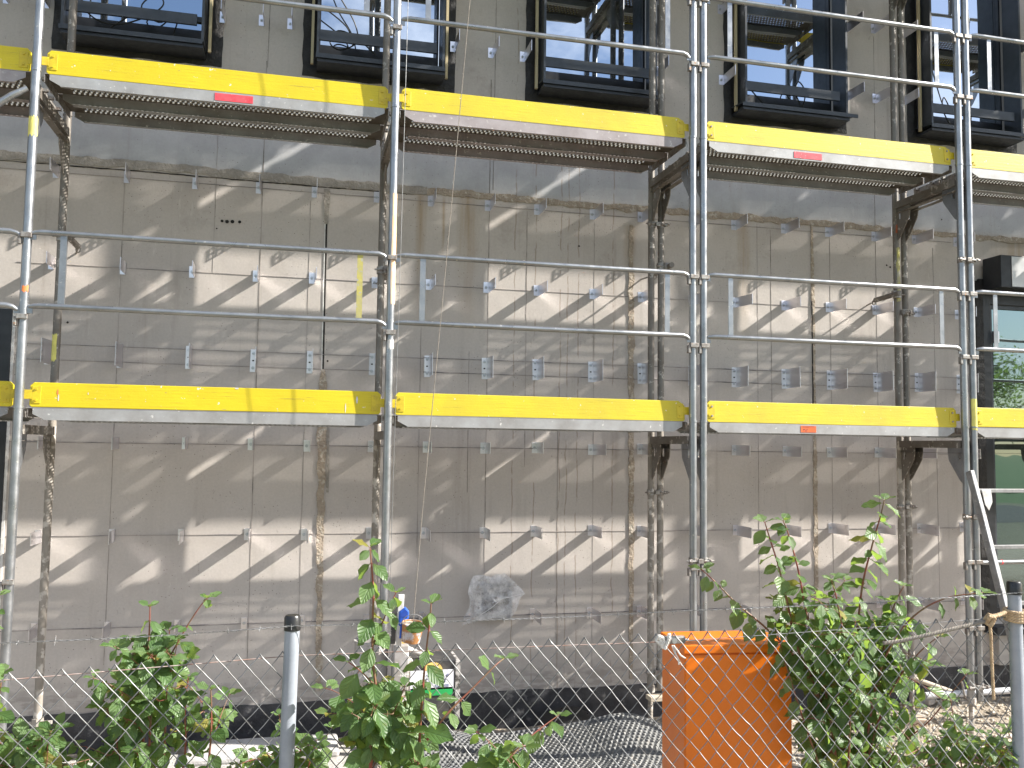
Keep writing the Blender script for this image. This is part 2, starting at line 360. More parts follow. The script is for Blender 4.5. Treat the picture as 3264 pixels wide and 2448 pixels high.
tag(MB().add([(-400, -400, -1.96), (400, -400, -1.96), (400, -16, -1.96), (-400, -16, -1.96)], [(0, 1, 2, 3)]).build('lawn', grassg), kind='structure')
tag(MB().add([(-400, -16.1, -1.954), (400, -16.1, -1.954), (400, -4.99, -1.954), (-400, -4.99, -1.954)], [(0, 1, 2, 3)]).build('verge', dirtg), kind='structure')
tag(MB().add([(-400, -15, -1.95), (400, -15, -1.95), (400, -9.5, -1.95), (-400, -9.5, -1.95)], [(0, 1, 2, 3)]).build('road', asph), kind='structure')
tag(MB().add([(-2, -.6, GZ + .035), (2.35, -.7, GZ + .035), (2.3, .85, GZ + .035), (-2, .95, GZ + .035)], [(0, 1, 2, 3)]).build('paving', paving_m), kind='structure')
# gravel stones
def stones(n, region, smin, smax, name, m):
    b = MB()
    for i in range(n):
        x = random.uniform(region[0], region[1]); y = random.uniform(region[2], region[3]); s = random.uniform(smin, smax) * (1.6 if random.random() < .06 else 1)
        c = V((x, y, GZ + noise.noise(V((x * 1.7, y * 1.7, 0))) * .03 + s * .2)); a = random.uniform(0, 6.28)
        q = []
        for dx, dy, dz in ((1, 0, 0), (.3, .9, .1), (-.8, .6, 0), (-.9, -.4, .1), (.1, -1, 0), (.3, .3, .75), (-.3, -.1, .85), (.2, -.4, .7)):
            j = random.uniform(.75, 1.2); xx = dx * s * j; yy = dy * s * .75 * j
            q.append(c + V((xx * math.cos(a) - yy * math.sin(a), xx * math.sin(a) + yy * math.cos(a), dz * s * .6 * j)))
        b.add(q, [(0, 1, 5), (1, 2, 5), (2, 6, 5), (2, 3, 6), (3, 4, 6), (4, 7, 6), (4, 0, 7), (0, 5, 7), (5, 6, 7)])
    return tag(b.build(name, m), kind='stuff', label='pale limestone gravel lying along the foot of the wall', cat='gravel')
stones(7500, (3.0, 9.0, -1.0, 1.1), .008, .024, 'gravel', stonem)
# ------------------------------------------------------------------ building
bld = empty('building', (3, D, GZ)); tag(bld, 'unfinished concrete building front with black framed windows behind the scaffold', 'building')
BO = V((3, D, GZ))
def bpart(mb, name, m, parent=bld, **k):
    o = BO
    mb.v = [(p[0] - o.x, p[1] - o.y, p[2] - o.z) for p in mb.v]
    return mb.build(name, m, parent, **k)
WINX = [(-.227, .943), (1.524, 2.708), (3.283, 4.463), (5.041, 6.235), (6.856, 8.04), (8.6, 9.78)]
WZ0, WZ1 = 2.60, 4.35
openings = [(a + .09, c - .09, WZ0, WZ1) for a, c in WINX] + [(-1.75, -.385, -1.42, .57), (7.60, 9.6, -1.80, 1.10)]
xs = sorted({-12, 16} | {q for o in openings for q in o[:2]}); zs = sorted({-2.7, 8} | {q for o in openings for q in o[2:]})
b = MB()
for i in range(len(xs) - 1):
    for j in range(len(zs) - 1):
        mx, mz = (xs[i] + xs[i + 1]) / 2, (zs[j] + zs[j + 1]) / 2
        if any(o[0] < mx < o[1] and o[2] < mz < o[3] for o in openings): continue
        b.add([(xs[i], D, zs[j]), (xs[i + 1], D, zs[j]), (xs[i + 1], D, zs[j + 1]), (xs[i], D, zs[j + 1])], [(0, 1, 2, 3)])
for a, c, e, f in openings:
    for p, q in (((a, e), (a, f)), ((c, f), (c, e)), ((a, f), (c, f)), ((c, e), (a, e))):
        b.add([(p[0], D, p[1]), (q[0], D, q[1]), (q[0], D + .3, q[1]), (p[0], D + .3, p[1])], [(0, 1, 2, 3)])
bpart(b, 'wall', wallm)
def ribbon(pts, wd, name, m, jit=.25, th=.004, step=.03, seed=0, horiz=False, y=D):
    """uneven strip standing a few mm proud of the wall"""
    b = MB(); L = []; R = []
    for (x0, z0, w0), (x1, z1, w1) in zip([(*p, wd) if len(p) == 2 else p for p in pts][:-1], [(*p, wd) if len(p) == 2 else p for p in pts][1:]):
        n = max(1, int(math.hypot(x1 - x0, z1 - z0) / step))
        for i in range(n + 1):
            k = i / n; x = x0 + (x1 - x0) * k; z = z0 + (z1 - z0) * k; ww = (w0 + (w1 - w0) * k) / 2
            a = ww * (1 + jit * (noise.noise(V((x * 9, z * 9, seed))) * 1.6 + random.uniform(-.3, .3))); c = ww * (1 + jit * (noise.noise(V((x * 9, z * 9, seed + 7))) * 1.6 + random.uniform(-.3, .3)))
            if horiz: L.append((x, z + a)); R.append((x, z - c))
            else: L.append((x - a, z)); R.append((x + c, z))
    n = len(L); vs = [(p[0], y - th, p[1]) for p in L + R] + [(p[0], y + .001, p[1]) for p in L + R]
    fs = []
    for i in range(n - 1):
        fs += [(i, i + 1, n + i + 1, n + i), (i, 2 * n + i, 2 * n + i + 1, i + 1), (n + i, n + i + 1, 3 * n + i + 1, 3 * n + i)]
    fs += [(0, n, 3 * n, 2 * n), (n - 1, 3 * n - 1, 4 * n - 1, 2 * n - 1)]
    b.add(vs, fs); return bpart(b, name, m)
# slab joint with its mortar, seams and marks
ribbon([(-3, 1.665), (-.5, 1.66), (.5, 1.668), (1.7, 1.65), (2.5, 1.645)], .062, 'mortar_joint', mortar_g, .35, .006, .02, 1, True)
ribbon([(2.5, 1.652), (3.7, 1.64), (5.1, 1.642), (8, 1.63), (12, 1.63)], .05, 'mortar_joint', mortar, .5, .008, .018, 2, True)
ribbon([(-3, 1.615), (.6, 1.622), (1.7, 1.612), (2.4, 1.615)], .007, 'mortar_joint', gap_m, .9, .004, .02, 3, True)
ribbon([(1.735, 1.60, .05), (1.738, 1.45, .035), (1.737, 1.33, .03)], .05, 'mortar_seam', mortar_g, .3, .007, .015, 4)
ribbon([(1.737, 1.33), (1.742, .21)], .016, 'open_gap', gap_m, .05, .003, .1, 5)
ribbon([(1.728, 1.33), (1.733, .21)], .007, 'gap_edge', white_m, .2, .005, .05, 6)
ribbon([(1.745, .22, .02), (1.745, .10, .060), (1.75, -.3, .062), (1.755, -.9, .052), (1.765, -1.5, .042), (1.775, -2.15, .045)], .07, 'mortar_seam', mortar, .35, .009, .012, 7)
ribbon([(1.79, -.02, .02), (1.80, -.7, .02)], .02, 'mortar_seam', mortar_g, .4, .005, .03, 17)
ribbon([(4.20, 1.50, .03), (4.205, .6, .05), (4.21, -.3, .045), (4.215, -1.3, .04), (4.215, -2.18, .025)], .04, 'mortar_seam', mortar, .45, .009, .012, 8)
ribbon([(5.875, 1.62, .02), (5.88, .9, .03), (5.885, .1, .022), (5.885, -.6, .035), (5.885, -2.1, .04)], .03, 'mortar_seam', mortar, .35, .008, .012, 9)
ribbon([(5.869, .95), (5.871, .05)], .006, 'crack', gap_m, .6, .0095, .03, 10)
for i, (X, wd, z0, z1) in enumerate(((.928, .003, .9, 2.5), (1.261, .006, 2.55, -1.95), (1.616, .003, 1.5, -2), (2.476, .003, .9, -1.2), (2.858, .004, .4, -.7), (3.002, .006, 2.6, -1.4), (3.314, .005, 1.55, -.5), (3.587, .003, .1, -2), (3.884, .002, 1.5, -2.1), (5.478, .005, 1.55, -.1), (6.05, .002, 1.6, -2), (6.51, .004, 1.95, -2.0), (.30, .003, 1.6, -1.9), (-.30, .004, 2.9, 1.7), (3.03, .005, 1.7, 3.4), (1.27, .005, 2.5, 3.4), (6.52, .004, 2.0, 3.4), (5.35, .002, 1.6, -1.8), (4.75, .002, 1.6, -2), (7.1, .002, 1.5, -2.1))):
    ribbon([(X, z0), (X + .004, z1)], wd, 'panel_seam', seam_m, .4, .002, .06, 30 + i)
for i, (z, wd, x0, x1) in enumerate(((1.568, .003, -1.5, 7.3), (.905, .0035, -.38, 7.4), (.335, .003, -.38, 2.5), (.225, .003, -.38, 2.1), (.335, .0055, 2.5, 7.5), (.225, .0055, 2.5, 7.4), (-.352, .004, -.38, 7.4), (-1.005, .0035, -.36, 7.4), (-1.645, .006, -.36, 7.4))):
    ribbon([(x0, z), (x1, z - .004)], wd, 'chalk_line', chalk, .5, .0035, .05, 60 + i, True)
b = MB()
for px, py, r in ((708, 705, .011), (724, 707, .014), (741, 707, .014), (764, 708, .012), (2836, 852, .009), (2825, 846, .008), (1845, 785, .008), (1044, 1151, .008), (216, 1028, .008), (2600, 1520, .006), (691, 729, .006), (3000, 700, .007)):
    p = onY(px, py, D); b.add([(p.x + r * math.cos(k * .785), D - .0062, p.z + r * math.sin(k * .785)) for k in range(8)], [tuple(range(8))])
bpart(b, 'drill_hole', gap_m)
b = MB()
n = 240
top = [(-6 + 20 * i / n, -2.222 + .012 * noise.noise(V((i * .9, 0, 3))) + .012 * noise.noise(V((i * .13, 0, 8)))) for i in range(n + 1)]
b.add([(x, D - .012, z) for x, z in top] + [(x, D - .012, -2.6) for x, z in top] + [(x, D, z) for x, z in top], [(i, i + 1, n + 1 + i + 1, n + 1 + i) for i in range(n)] + [(i, 2 * (n + 1) + i, 2 * (n + 1) + i + 1, i + 1) for i in range(n)])
bpart(b, 'bitumen_band', bitum)
def window(i, a, c, sillx, side):
    ml = ['black framed window at the upper left corner', 'black framed window behind the post after the first bay', 'black framed window at the top centre above the middle yellow board', 'black framed window right of the double outer posts', 'black framed window at the upper right corner', None][i]
    z0, z1 = 2.462, 4.45; ca, cc = a + .10, c - .118; y0 = D - .20
    f = MB()
    th = .018
    f.box((ca, y0, 2.555), (ca + th, D - .006, z1 - .1)); f.box((cc - th, y0, 2.555), (cc, D - .006, z1 - .1))
    f.box((ca + th, y0 + .002, 2.555), (cc - th, D - .006, 2.575)); f.box((ca, y0, z1 - .1), (cc, D - .006, z1 - .08))
    win = bpart(f, 'window', greym, label=ml)
    # membrane round the opening, one sheet with ragged outer edge
    m_ = MB(); e = []
    def side_pts(p, q, n):
        return [(p[0] + (q[0] - p[0]) * k / n, p[1] + (q[1] - p[1]) * k / n) for k in range(n)]
    outer = side_pts((a, z0), (c, z0), 14) + side_pts((c, z0), (c, z1), 24) + side_pts((c, z1), (a, z1), 14) + side_pts((a, z1), (a, z0), 24)
    inner = side_pts((ca + .01, 2.56), (cc - .01, 2.56), 14) + side_pts((cc - .01, 2.56), (cc - .01, z1 - .1), 24) + side_pts((cc - .01, z1 - .1), (ca + .01, z1 - .1), 14) + side_pts((ca + .01, z1 - .1), (ca + .01, 2.56), 24)
    outer = [(x + random.uniform(-.007, .007), z + random.uniform(-.008, .008)) for x, z in outer]; n = len(outer)
    mid = [((x + u) / 2, (z + w_) / 2) for (x, z), (u, w_) in zip(outer, inner)]
    m_.add([(x, D - .004, z) for x, z in outer] + [(x, D - random.uniform(.008, .03), z) for x, z in mid] + [(x, D - .008, z) for x, z in inner], [(k, (k + 1) % n, n + (k + 1) % n, n + k) for k in range(n)] + [(n + k, n + (k + 1) % n, 2 * n + (k + 1) % n, 2 * n + k) for k in range(n)])
    bpart(m_, 'membrane', membr, win, smooth=True)
    fr = MB(); gy = D + .05; gl, gr, gb, gt = ca + .03, cc - .035, 2.735, z1 - .16
    fr.box((ca + th, gy - .03, 2.576), (cc - th, gy + .04, gb)); fr.box((ca + th, gy - .03, gt), (cc - th, gy + .04, z1 - .1))
    fr.box((ca + th, gy - .03, gb), (gl, gy + .04, gt)); fr.box((gr, gy - .03, gb), (cc - th, gy + .04, gt))
    fr.box((gl, gy - .02, 2.805), (gr, gy + .03, 2.845))
    bpart(fr, 'sash', blackm, win)
    bpart(MB().box((gl, gy, gb), (gr, gy + .012, gt)), 'pane', glass, win)
    bpart(MB().box((ca + th, .985, 2.690), (gr - .02, 1.005, 2.772)), 'guard_bar', greym, win, bevel=.002)
    s0, s1 = sillx
    sb = MB(); sb.prism([(y0 - .035, 2.525), (y0 - .028, 2.525), (y0 - .028, 2.548), (gy - .032, 2.580), (gy - .032, 2.588), (y0 - .035, 2.556)], s0, s1, 'yz')
    bpart(sb, 'sill', greym, win)
    bpart(MB().box((s0 + .01, y0 - .02, 2.50), (cc, D - .01, 2.524)), 'base_profile', blackm, win)
    if side != 'r': bpart(MB().box((ca - .040, D - .10, 2.53), (ca - .020, D - .076, z1 - .05)), 'batten', pine, win)
    if side != 'l': bpart(MB().box((cc + .022, D - .10, 2.53), (cc + .042, D - .076, z1 - .05)), 'batten', pine, win)
    return win, ca, cc, gy
wins = []
for i, (a, c) in enumerate(WINX):
    sl_ = [(-.13, .82), (1.62, 2.59), (3.37, 4.345), (5.10, 6.19), (6.93, 7.95), (8.7, 9.7)][i]
    wins.append(window(i, a, c, sl_, ['r', 'b', 'l', 'l', 'l', 'l'][i]))
def cables(win, ca, paths):
    for p in paths:
        pts = [V((ca + x, y, z)) for x, y, z in p]; q = []
        for k in range(len(pts) - 1):
            p0, p1, p2, p3 = pts[max(k - 1, 0)], pts[k], pts[k + 1], pts[min(k + 2, len(pts) - 1)]
            for s in range(6):
                t_ = s / 6; q.append(.5 * ((2 * p1) + (-p0 + p2) * t_ + (2 * p0 - 5 * p1 + 4 * p2 - p3) * t_ ** 2 + (-p0 + 3 * p1 - 3 * p2 + p3) * t_ ** 3))
        q.append(pts[-1]); bpart(MB().tube(q, .0055, 6), 'cable', cable, win, smooth=True)
yc = D - .07
cables(wins[0][0], wins[0][1], [[(.14, yc, 3.2), (.10, yc, 2.84), (.18, yc, 2.70), (.35, yc - .02, 2.66), (.55, yc, 2.76), (.65, yc, 2.86), (.60, yc - .02, 2.92), (.5, yc, 2.82), (.62, yc, 2.72), (.75, yc, 2.78), (.72, yc, 2.62)], [(.30, yc, 2.64), (.45, yc - .03, 2.74), (.6, yc, 2.80)]])
cables(wins[1][0], wins[1][1], [[(.08, yc, 3.3), (.16, yc, 3.1), (.28, yc, 2.9), (.3, yc - .02, 2.74), (.18, yc, 2.67), (.10, yc, 2.72), (.16, yc, 2.82), (.3, yc, 2.78), (.45, yc, 2.66)], [(.03, yc, 3.0), (.22, yc, 2.86), (.27, yc, 2.72)]])
cables(wins[3][0], wins[3][1], [[(.05, yc, 3.6), (.06, yc, 3.1), (.05, yc, 2.85), (.12, yc, 2.74), (.25, yc, 2.62)], [(.55, yc, 2.60), (.62, yc, 2.66), (.64, yc, 2.78), (.58, yc, 2.86), (.54, yc, 2.78), (.58, yc, 2.68), (.6, yc, 2.60)]])
cables(wins[4][0], wins[4][1], [[(.04, yc, 3.6), (.10, yc, 3.2), (.22, yc, 2.82), (.28, yc, 2.74)], [(.30, yc, 2.78), (.24, yc, 2.88), (.22, yc, 2.78), (.28, yc, 2.66), (.34, yc, 2.62)]])
# left window and right door
def lowglass(name, X0, X1, z0, z1, gl, label, edge):
    f = MB(); fy = D - .02; wd = .085
    f.box((X0, fy, z0), (X0 + wd, D + .1, z1)); f.box((X1 - wd, fy, z0), (X1, D + .1, z1)); f.box((X0 + wd, fy + .001, z1 - wd), (X1 - wd, D + .1, z1)); f.box((X0 + wd, fy + .001, z0), (X1 - wd, D + .1, z0 + wd))
    wn = bpart(f, name, blackm, bevel=.003, label=label)
    f2 = MB(); a, c, e, h = X0 + wd, X1 - wd, z0 + wd, z1 - wd; k = .035
    f2.box((a, D + .005, e), (a + k, D + .08, h)); f2.box((c - k, D + .005, e), (c, D + .08, h)); f2.box((a + k, D + .006, e), (c - k, D + .08, e + k)); f2.box((a + k, D + .006, h - k), (c - k, D + .08, h))
    bpart(f2, 'sash', greym, wn); bpart(MB().box((a + k, D + .03, e + k), (c - k, D + .042, h - k)), 'pane', gl, wn)
    return wn
lw = lowglass('window', -1.75, -.385, -1.42, .57, glass_g, 'tall dark window at the left edge of the photo', 0)
bpart(MB().box((-.384, D - .012, -2.2), (-.366, D - .001, .58)), 'edge_strip', white_m, lw)
dr = lowglass('glass_door', 7.60, 9.6, -1.80, 1.10, glass_g, 'tall dark glazed door at the right edge of the photo', 0)
bpart(MB().box((7.52, D - .03, -1.9), (7.599, D - .004, 1.22)), 'membrane', membr, dr)
bpart(MB().box((7.56, D - .031, 1.102), (9.7, D - .004, 1.24)), 'membrane', membr, dr)
bpart(MB().box((7.60, D - .25, 1.13), (9.4, D - .032, 1.42)), 'shutter_box', blackm, dr, bevel=.004)
bpart(MB().box((7.71, D - .256, 1.14), (9.39, D - .251, 1.41)), 'reflection_plate', mat('painted_reflection', (.62, .61, .60), .4, .3, (.5, .5, .5), 3), dr)  # pale plate paints the whitish reflection on the dark metal box
p = onY(3170, 1075, D - .03); hb = MB().box((p.x - .02, D - .055, p.z - .055), (p.x + .03, D - .021, p.z + .055)); bpart(hb, 'hinge', alu, dr, bevel=.003)
bpart(MB().box((7.55, D - .16, -1.93), (9.7, D - .004, -1.86)), 'sill', blackm, dr, bevel=.003)
bpart(MB().box((7.62, D - .10, -2.20), (9.7, D - .013, -1.94)), 'threshold', concm, dr, bevel=.006)
# ------------------------------------------------------------------ brackets
XC = [-.132, .339, .803, 1.259, 1.663, 2.131, 2.549, 3.005, 3.416, 3.884, 4.304, 4.759, 5.15, 5.619, 6.046, 6.509, 6.928, 7.363]
RZ = [1.568, .905, .27, -.352, -1.005, -1.645]
def bracket(h, tall, loc, bent=0):
    o = empty('wall_bracket', loc)
    th = .0035; bl = .225
    fl = MB(); fl.box((-.042, -th, -h / 2), (0, -.0005, h / 2)); fl.build('mounting_flange', alu, o, bevel=.001)
    us = [0, bl * .80, bl * .828, bl * .865, bl * .893, bl * .93, bl * .958, bl]
    if tall: vs_ = [-h / 2 + h * q for q in (0, .07, .16, .22, .31, .40, .47, .53, .60, .69, .78, .84, .93, 1)]; rows = (1, 3, 6, 9, 11)
    else: vs_ = [-h / 2 + h * q for q in (0, .14, .42, .58, .86, 1)]; rows = (1, 3)
    holes = {(i, j) for i in (1, 3, 5) for j in rows}
    def fn(u, v, s): return (0 - (th if s else 0) + u * bent, -th - u, v)
    MB().plate(us, vs_, holes, fn, True).build('fin', alu, o)
    for z in ((-h * .32, h * .32) if tall else (0,)):
        bt = MB()
        bt.tube([(-.021, -th, z), (-.021, -th - .003, z)], .012, 10); bt.tube([(-.021, -th - .003, z), (-.021, -th - .011, z)], .0075, 6); bt.tube([(-.021, -th - .011, z), (-.021, -th - .02, z)], .004, 6)
        bt.build('bolt', bolt_m, o)
    if tall: MB().box((-.028, -th - .0012, -.005), (-.014, -th - .0002, .005)).build('slot', gap_m, o)
    return o
small = bracket(.086, False, (0, 0, 0)); tallb = bracket(.168, True, (0, 0, 0)); bentb = bracket(.086, False, (0, 0, 0), .12)
used = {id(small): 0, id(tallb): 0, id(bentb): 0}
rown = ['in the top row under the rough slab joint', 'in the second row, level with the lower guard rails', None, 'in the row just below the lower yellow boards', 'in the row across the low sunlit patches', 'in the lowest row above the fence']
for ri, z in enumerate(RZ):
    for ci, X in enumerate(XC):
        if ri == 5 and ci in (7,): continue
        if ri in (2,) and ci == 0: pass
        p = tallb if ri == 2 else (bentb if (ri, ci) in ((3, 9), (1, 12)) else small)
        if used[id(p)]: o = copy_tree(p)
        else: o = p; used[id(p)] = 1
        o.location = (X + random.uniform(-.004, .004), D, z + random.uniform(-.006, .006)); o.rotation_euler = (random.uniform(-.015, .015), random.uniform(-.02, .02), random.uniform(-.05, .05))
        if ri == 2: lab = f'tall two-bolt aluminium bracket, {ORD[ci]} from the left above the lower yellow boards'
        else: lab = f'small bracket, {ORD[ci]} from the left {rown[ri]}'
        tag(o, lab, 'bracket', 'slotted aluminium brackets bolted to the concrete wall')
up = [(-.516, 2.80, 'left of the upper left window, at the photo edge'), (-.251, 2.80, 'just left of the upper left window'), (.956, 2.835, 'touching the right side of the upper left window'), (1.445, 2.86, 'left of the second upper window'), (1.235, 2.86, 'in the middle between the first two upper windows'),
      (2.70, 2.82, 'on the right side of the second upper window'), (3.014, 2.82, 'in the middle between the second and third upper windows'), (3.278, 2.82, 'touching the left side of the third upper window'), (4.43, 2.82, 'on the right side of the third upper window'), (5.041, 2.825, 'touching the left side of the fourth upper window'),
      (6.228, 2.80, 'on the right side of the fourth upper window'), (6.542, 2.823, 'in the middle between the fourth and fifth upper windows'), (6.815, 2.823, 'touching the left side of the fifth upper window'), (8.03, 2.80, 'on the right side of the fifth upper window')]
for X, z, wh in up:
    o = copy_tree(small); o.location = (X, D - .03 if any(a - .01 < X - .02 < c + .02 for a, c in WINX) else D, z); o.rotation_euler = (0, 0, random.uniform(-.05, .05)); tag(o, f'small aluminium wall bracket {wh}', 'bracket')
for X, z, wh in ((6.537, 3.469, 'in the upper row between the fourth and fifth upper windows'), (6.237, 3.43, 'in the upper row right of the fourth upper window'), (5.03, 3.45, 'in the upper row left of the fourth upper window'), (6.81, 3.44, 'in the upper row left of the fifth upper window'), (4.43, 3.44, 'in the upper row right of the third upper window'), (8.03, 3.43, 'in the upper row right of the fifth upper window')):
    o = copy_tree(small); o.location = (X, D - .03 if any(a - .01 < X - .02 < c + .02 for a, c in WINX) else D, z); o.rotation_euler = (0, 0, 0); tag(o, f'small aluminium wall bracket {wh}', 'bracket')
p = onY(3225, 850, D); o = copy_tree(small); o.location = (p.x, D, p.z + .01); tag(o, 'small aluminium wall bracket above the metal box over the glazed door', 'bracket')
# ------------------------------------------------------------------ scaffold
FX = [-2.12, 0, 2.1245, 4.2166, 4.294, 6.4162, 6.4916, 8.61, 10.73, 12.85]
PR = .0255
def frame(old, old_i, jack=False):
    o = empty('scaffold_portal', (0, 0, 0)); zt = 2.0
    def post(y, m):
        b = MB(); b.tube([(0, y, 0), (0, y, zt)], PR, 14); b.tube([(0, y, zt - .006), (0, y, zt + .006)], PR + .0035, 14); b.tube([(0, y, zt), (0, y, zt + .05)], PR - .005, 10)
        return b.build('post', m, o, smooth=True)
    post(0, old); post(WI, old_i)
    b = MB(); b.box((-.024, PR, zt - .155), (.024, WI - PR, zt - .150)); b.box((-.024, PR, zt - .15), (-.019, WI - PR, zt - .10)); b.box((.019, PR, zt - .15), (.024, WI - PR, zt - .10))
    b.build('crossbar', galv_old, o)
    b = MB(); b.box((-.022, PR, zt - .195), (.022, WI - PR, zt - .192)); b.build('lower_flange', galv_old, o)
    for s, y, m in ((1, PR, galv), (-1, WI - PR, galv_old)):
        g_ = MB(); a = lambda q: y + s * q
        # gusset with a punched slot, in the plane of the frame
        for poly in ([(a(-.004), zt - .155), (a(.16), zt - .155), (a(.16), zt - .19), (a(-.004), zt - .19)], [(a(-.004), zt - .19), (a(.02), zt - .19), (a(.02), zt - .25), (a(-.004), zt - .25)],
                     [(a(.055), zt - .19), (a(.16), zt - .19), (a(.15), zt - .25), (a(.055), zt - .25)], [(a(-.004), zt - .25), (a(.15), zt - .25), (a(.12), zt - .29), (a(.035), zt - .40), (a(-.004), zt - .43)]):
            g_.prism(poly, -.003, .003, 'yz')
        g_.build('gusset', m, o)
    for z in (.52, 1.0):
        b = MB(); b.box((-.03, -.035, z - .03 + .02), (.03, -.018, z + .02)); b.box((-.045, -.03, z - .05), (-.028, .0, z + .005)); b.build('rail_wedge', cast, o, bevel=.003)
    return o
fr_up = frame(galv, galv_old); fr_lo = frame(galv, galv_lo)
names = {0: ('lowest lift', -2.15), 1: ('middle lift', -.15), 2: ('top lift', 1.85), 3: ('lift above the photo', 3.85)}
fpos = ['left of the photo', 'with single post at the left edge', 'with single post left of centre', 'at left of the central double posts', 'at right of the central double posts', 'at left of the right-hand double posts', 'at right of the right-hand double posts', 'right of the photo', 'second beyond the right edge', 'third beyond the right edge']
first = {1: 1, 0: 1}
for i, X in enumerate(FX):
    for k, (nm, z) in names.items():
        p = fr_lo if k == 0 else fr_up; key = 0 if k == 0 else 1
        if first[key]: o = p; first[key] = 0
        else: o = copy_tree(p)
        o.location = (X + random.uniform(-.003, .003), 0, z); tag(o, f'scaffold frame {fpos[i]}, {nm}', 'scaffold frame', 'scaffold frames standing in front of the wall')
# base jacks
def jack():
    o = empty('base_jack', (0, 0, 0)); b = MB()
    n = 60; b.tube([(0, 0, .02 + i * .34 / n) for i in range(n + 1)], [.018 + (.002 if i % 2 else -.001) for i in range(n + 1)], 10); b.build('spindle', galv_lo, o)
    b = MB(); b.tube([(0, 0, .30), (0, 0, .345)], .036, 8); b.box((-.085, -.008, .305), (-.03, .008, .325)); b.box((.03, -.008, .305), (.085, .008, .325)); b.build('nut', galv_lo, o)
    MB().box((-.075, -.075, 0), (.075, .075, .008)).build('foot_plate', galv_lo, o)
    return o
jk = jack(); n = 0
for i, X in enumerate(FX[:8]):
    for y in (0, WI):
        if i in (3, 6) and y == 0 or (i in (4,) and y == WI): continue
        o = jk if n == 0 else copy_tree(jk); n += 1
        o.location = (X, y, GZ + .02); tag(o, f'threaded base jack under the {"outer" if y == 0 else "inner"} post {fpos[i]}', 'base jack', 'base jacks carrying the scaffold posts')
# decks
def deck_panel(L, side, m_rail=steel_deck):
    o = empty('scaffold_deck', (0, 0, 0)); W = .31; n = int(L / .034)
    sh = MB(); rm = MB()
    def band(y0, y1, kind):
        if kind == 'plain': sh.add([(0, y0, 0), (L, y0, 0), (L, y1, 0), (0, y1, 0)], [(0, 1, 2, 3)]); return
        us = [0]; vsn = [y0, y0 + (y1 - y0) * .26, y0 + (y1 - y0) * .74, y1]; st = .031; hw = .0125
        off = .0 if kind == 'dot' else 0
        q = .10 + (.0155 if round((y0 - .03) / .0355) % 2 else 0)
        while q < L - .1: us += [q, q + hw]; q += st
        us.append(L); holes = {(i, 1) for i in range(1, len(us) - 2, 2) if not (kind == 'slot' and (i // 2) % 17 == 16)}
        sk = .03 if kind == 'slot' else 0
        for i, _ in holes:
            a_, c_ = us[i] + sk * .82, us[i + 1] + sk * .82; yb = vsn[2] - .0003; hr = .0085 if kind == 'dot' else .012
            rm.add([(a_, yb, 0), (c_, yb, 0), (c_, yb + .001, -hr), (a_, yb + .001, -hr)], [(0, 1, 2, 3)])
            if kind == 'slot': rm.add([(a_, yb, 0), (a_ - sk * .64, vsn[1], 0), (a_ - sk * .64, vsn[1], -.004), (a_, yb, -hr)], [(0, 1, 2, 3)])
        sh.plate(us, vsn, holes, lambda u, v, s: (min(max(u + (sk * (v - y0) / (y1 - y0) if 0 < u < L else 0), 0), L), v, 0))
    y = .0
    for wd, kd in ((.03, 'plain'),) + ((.0355, 'dot'),) * 7:
        if kd == 'rib': continue
        band(y, y + wd, kd); y += wd
    band(y, W, 'plain')
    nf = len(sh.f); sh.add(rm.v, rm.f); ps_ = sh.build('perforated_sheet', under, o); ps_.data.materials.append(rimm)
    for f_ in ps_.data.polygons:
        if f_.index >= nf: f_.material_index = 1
    r = MB()
    for y0, s in ((0, 1), (W, -1)):
        r.prism([(.03, -.001), (L - .03, -.001), (L - .03, -.035), (L - .09, -.066), (.09, -.066), (.03, -.035)], y0, y0 + s * .003)
        r.box((.09, min(y0, y0 + s * .022), -.0695), (L - .09, max(y0, y0 + s * .022), -.066))
        r.box((.0, min(y0, y0 + s * .012), .0005), (L, max(y0, y0 + s * .012), .004))
    r.build('side_rail', m_rail, o)
    for x0, x1 in ((0, -.028), (L, L + .028)):
        e = MB(); e.prism([(.004, -.05), (W - .004, -.05), (W - .004, -.002), (.27, -.002), (.004, -.002)], min(x0, x0 + (.004 if x0 == 0 else -.004)), max(x0, x0 + (.004 if x0 == 0 else -.004)), 'yz')
        for yy in (.05, .24): e.box((min(x0, x1), yy, -.02), (max(x0, x1), yy + .03, -.001))
        e.build('end_claw', cast, o)
    return o
bays = [(-2.12, 0, 'left sliver bay'), (0, 2.1245, 'first full bay'), (2.1245, 4.2166, 'middle bay'), (4.294, 6.4162, 'bay right of the central double posts'), (6.4916, 8.61, 'right edge bay'), (8.61, 10.73, 'bay beyond the right edge'), (10.73, 12.85, 'farthest right bay')]
lev = {0: 'lower', 1: 'upper', 2: 'third', 3: 'topmost'}
protos = {}
def sticker(px0, px1, py0, py1, m, deck_loc, par, txt=False):
    a = onY(px0, py0, .002); c = onY(px1, py1, .002)
    z = deck_loc[2]; b = MB().box((a.x - deck_loc[0], -.0022, -.058), (c.x - deck_loc[0], -.0006, -.012)); s = b.build('sticker', m, par)
    if txt:
        t_ = MB()
        for k, (x0, x1, zz, hh) in enumerate(((.08, .9, -.016, .0015), (.08, .9, -.020, .0015), (.08, .5, -.024, .0015), (.12, .3, -.036, .006), (.36, .44, -.036, .006), (.12, .18, -.048, .006), (.24, .42, -.048, .006))):
            ww = c.x - a.x; t_.box((a.x - deck_loc[0] + ww * x0, -.0026, zz - hh / 2), (a.x - deck_loc[0] + ww * x1, -.0023, zz + hh / 2))
        t_.build('print', inkm, s)
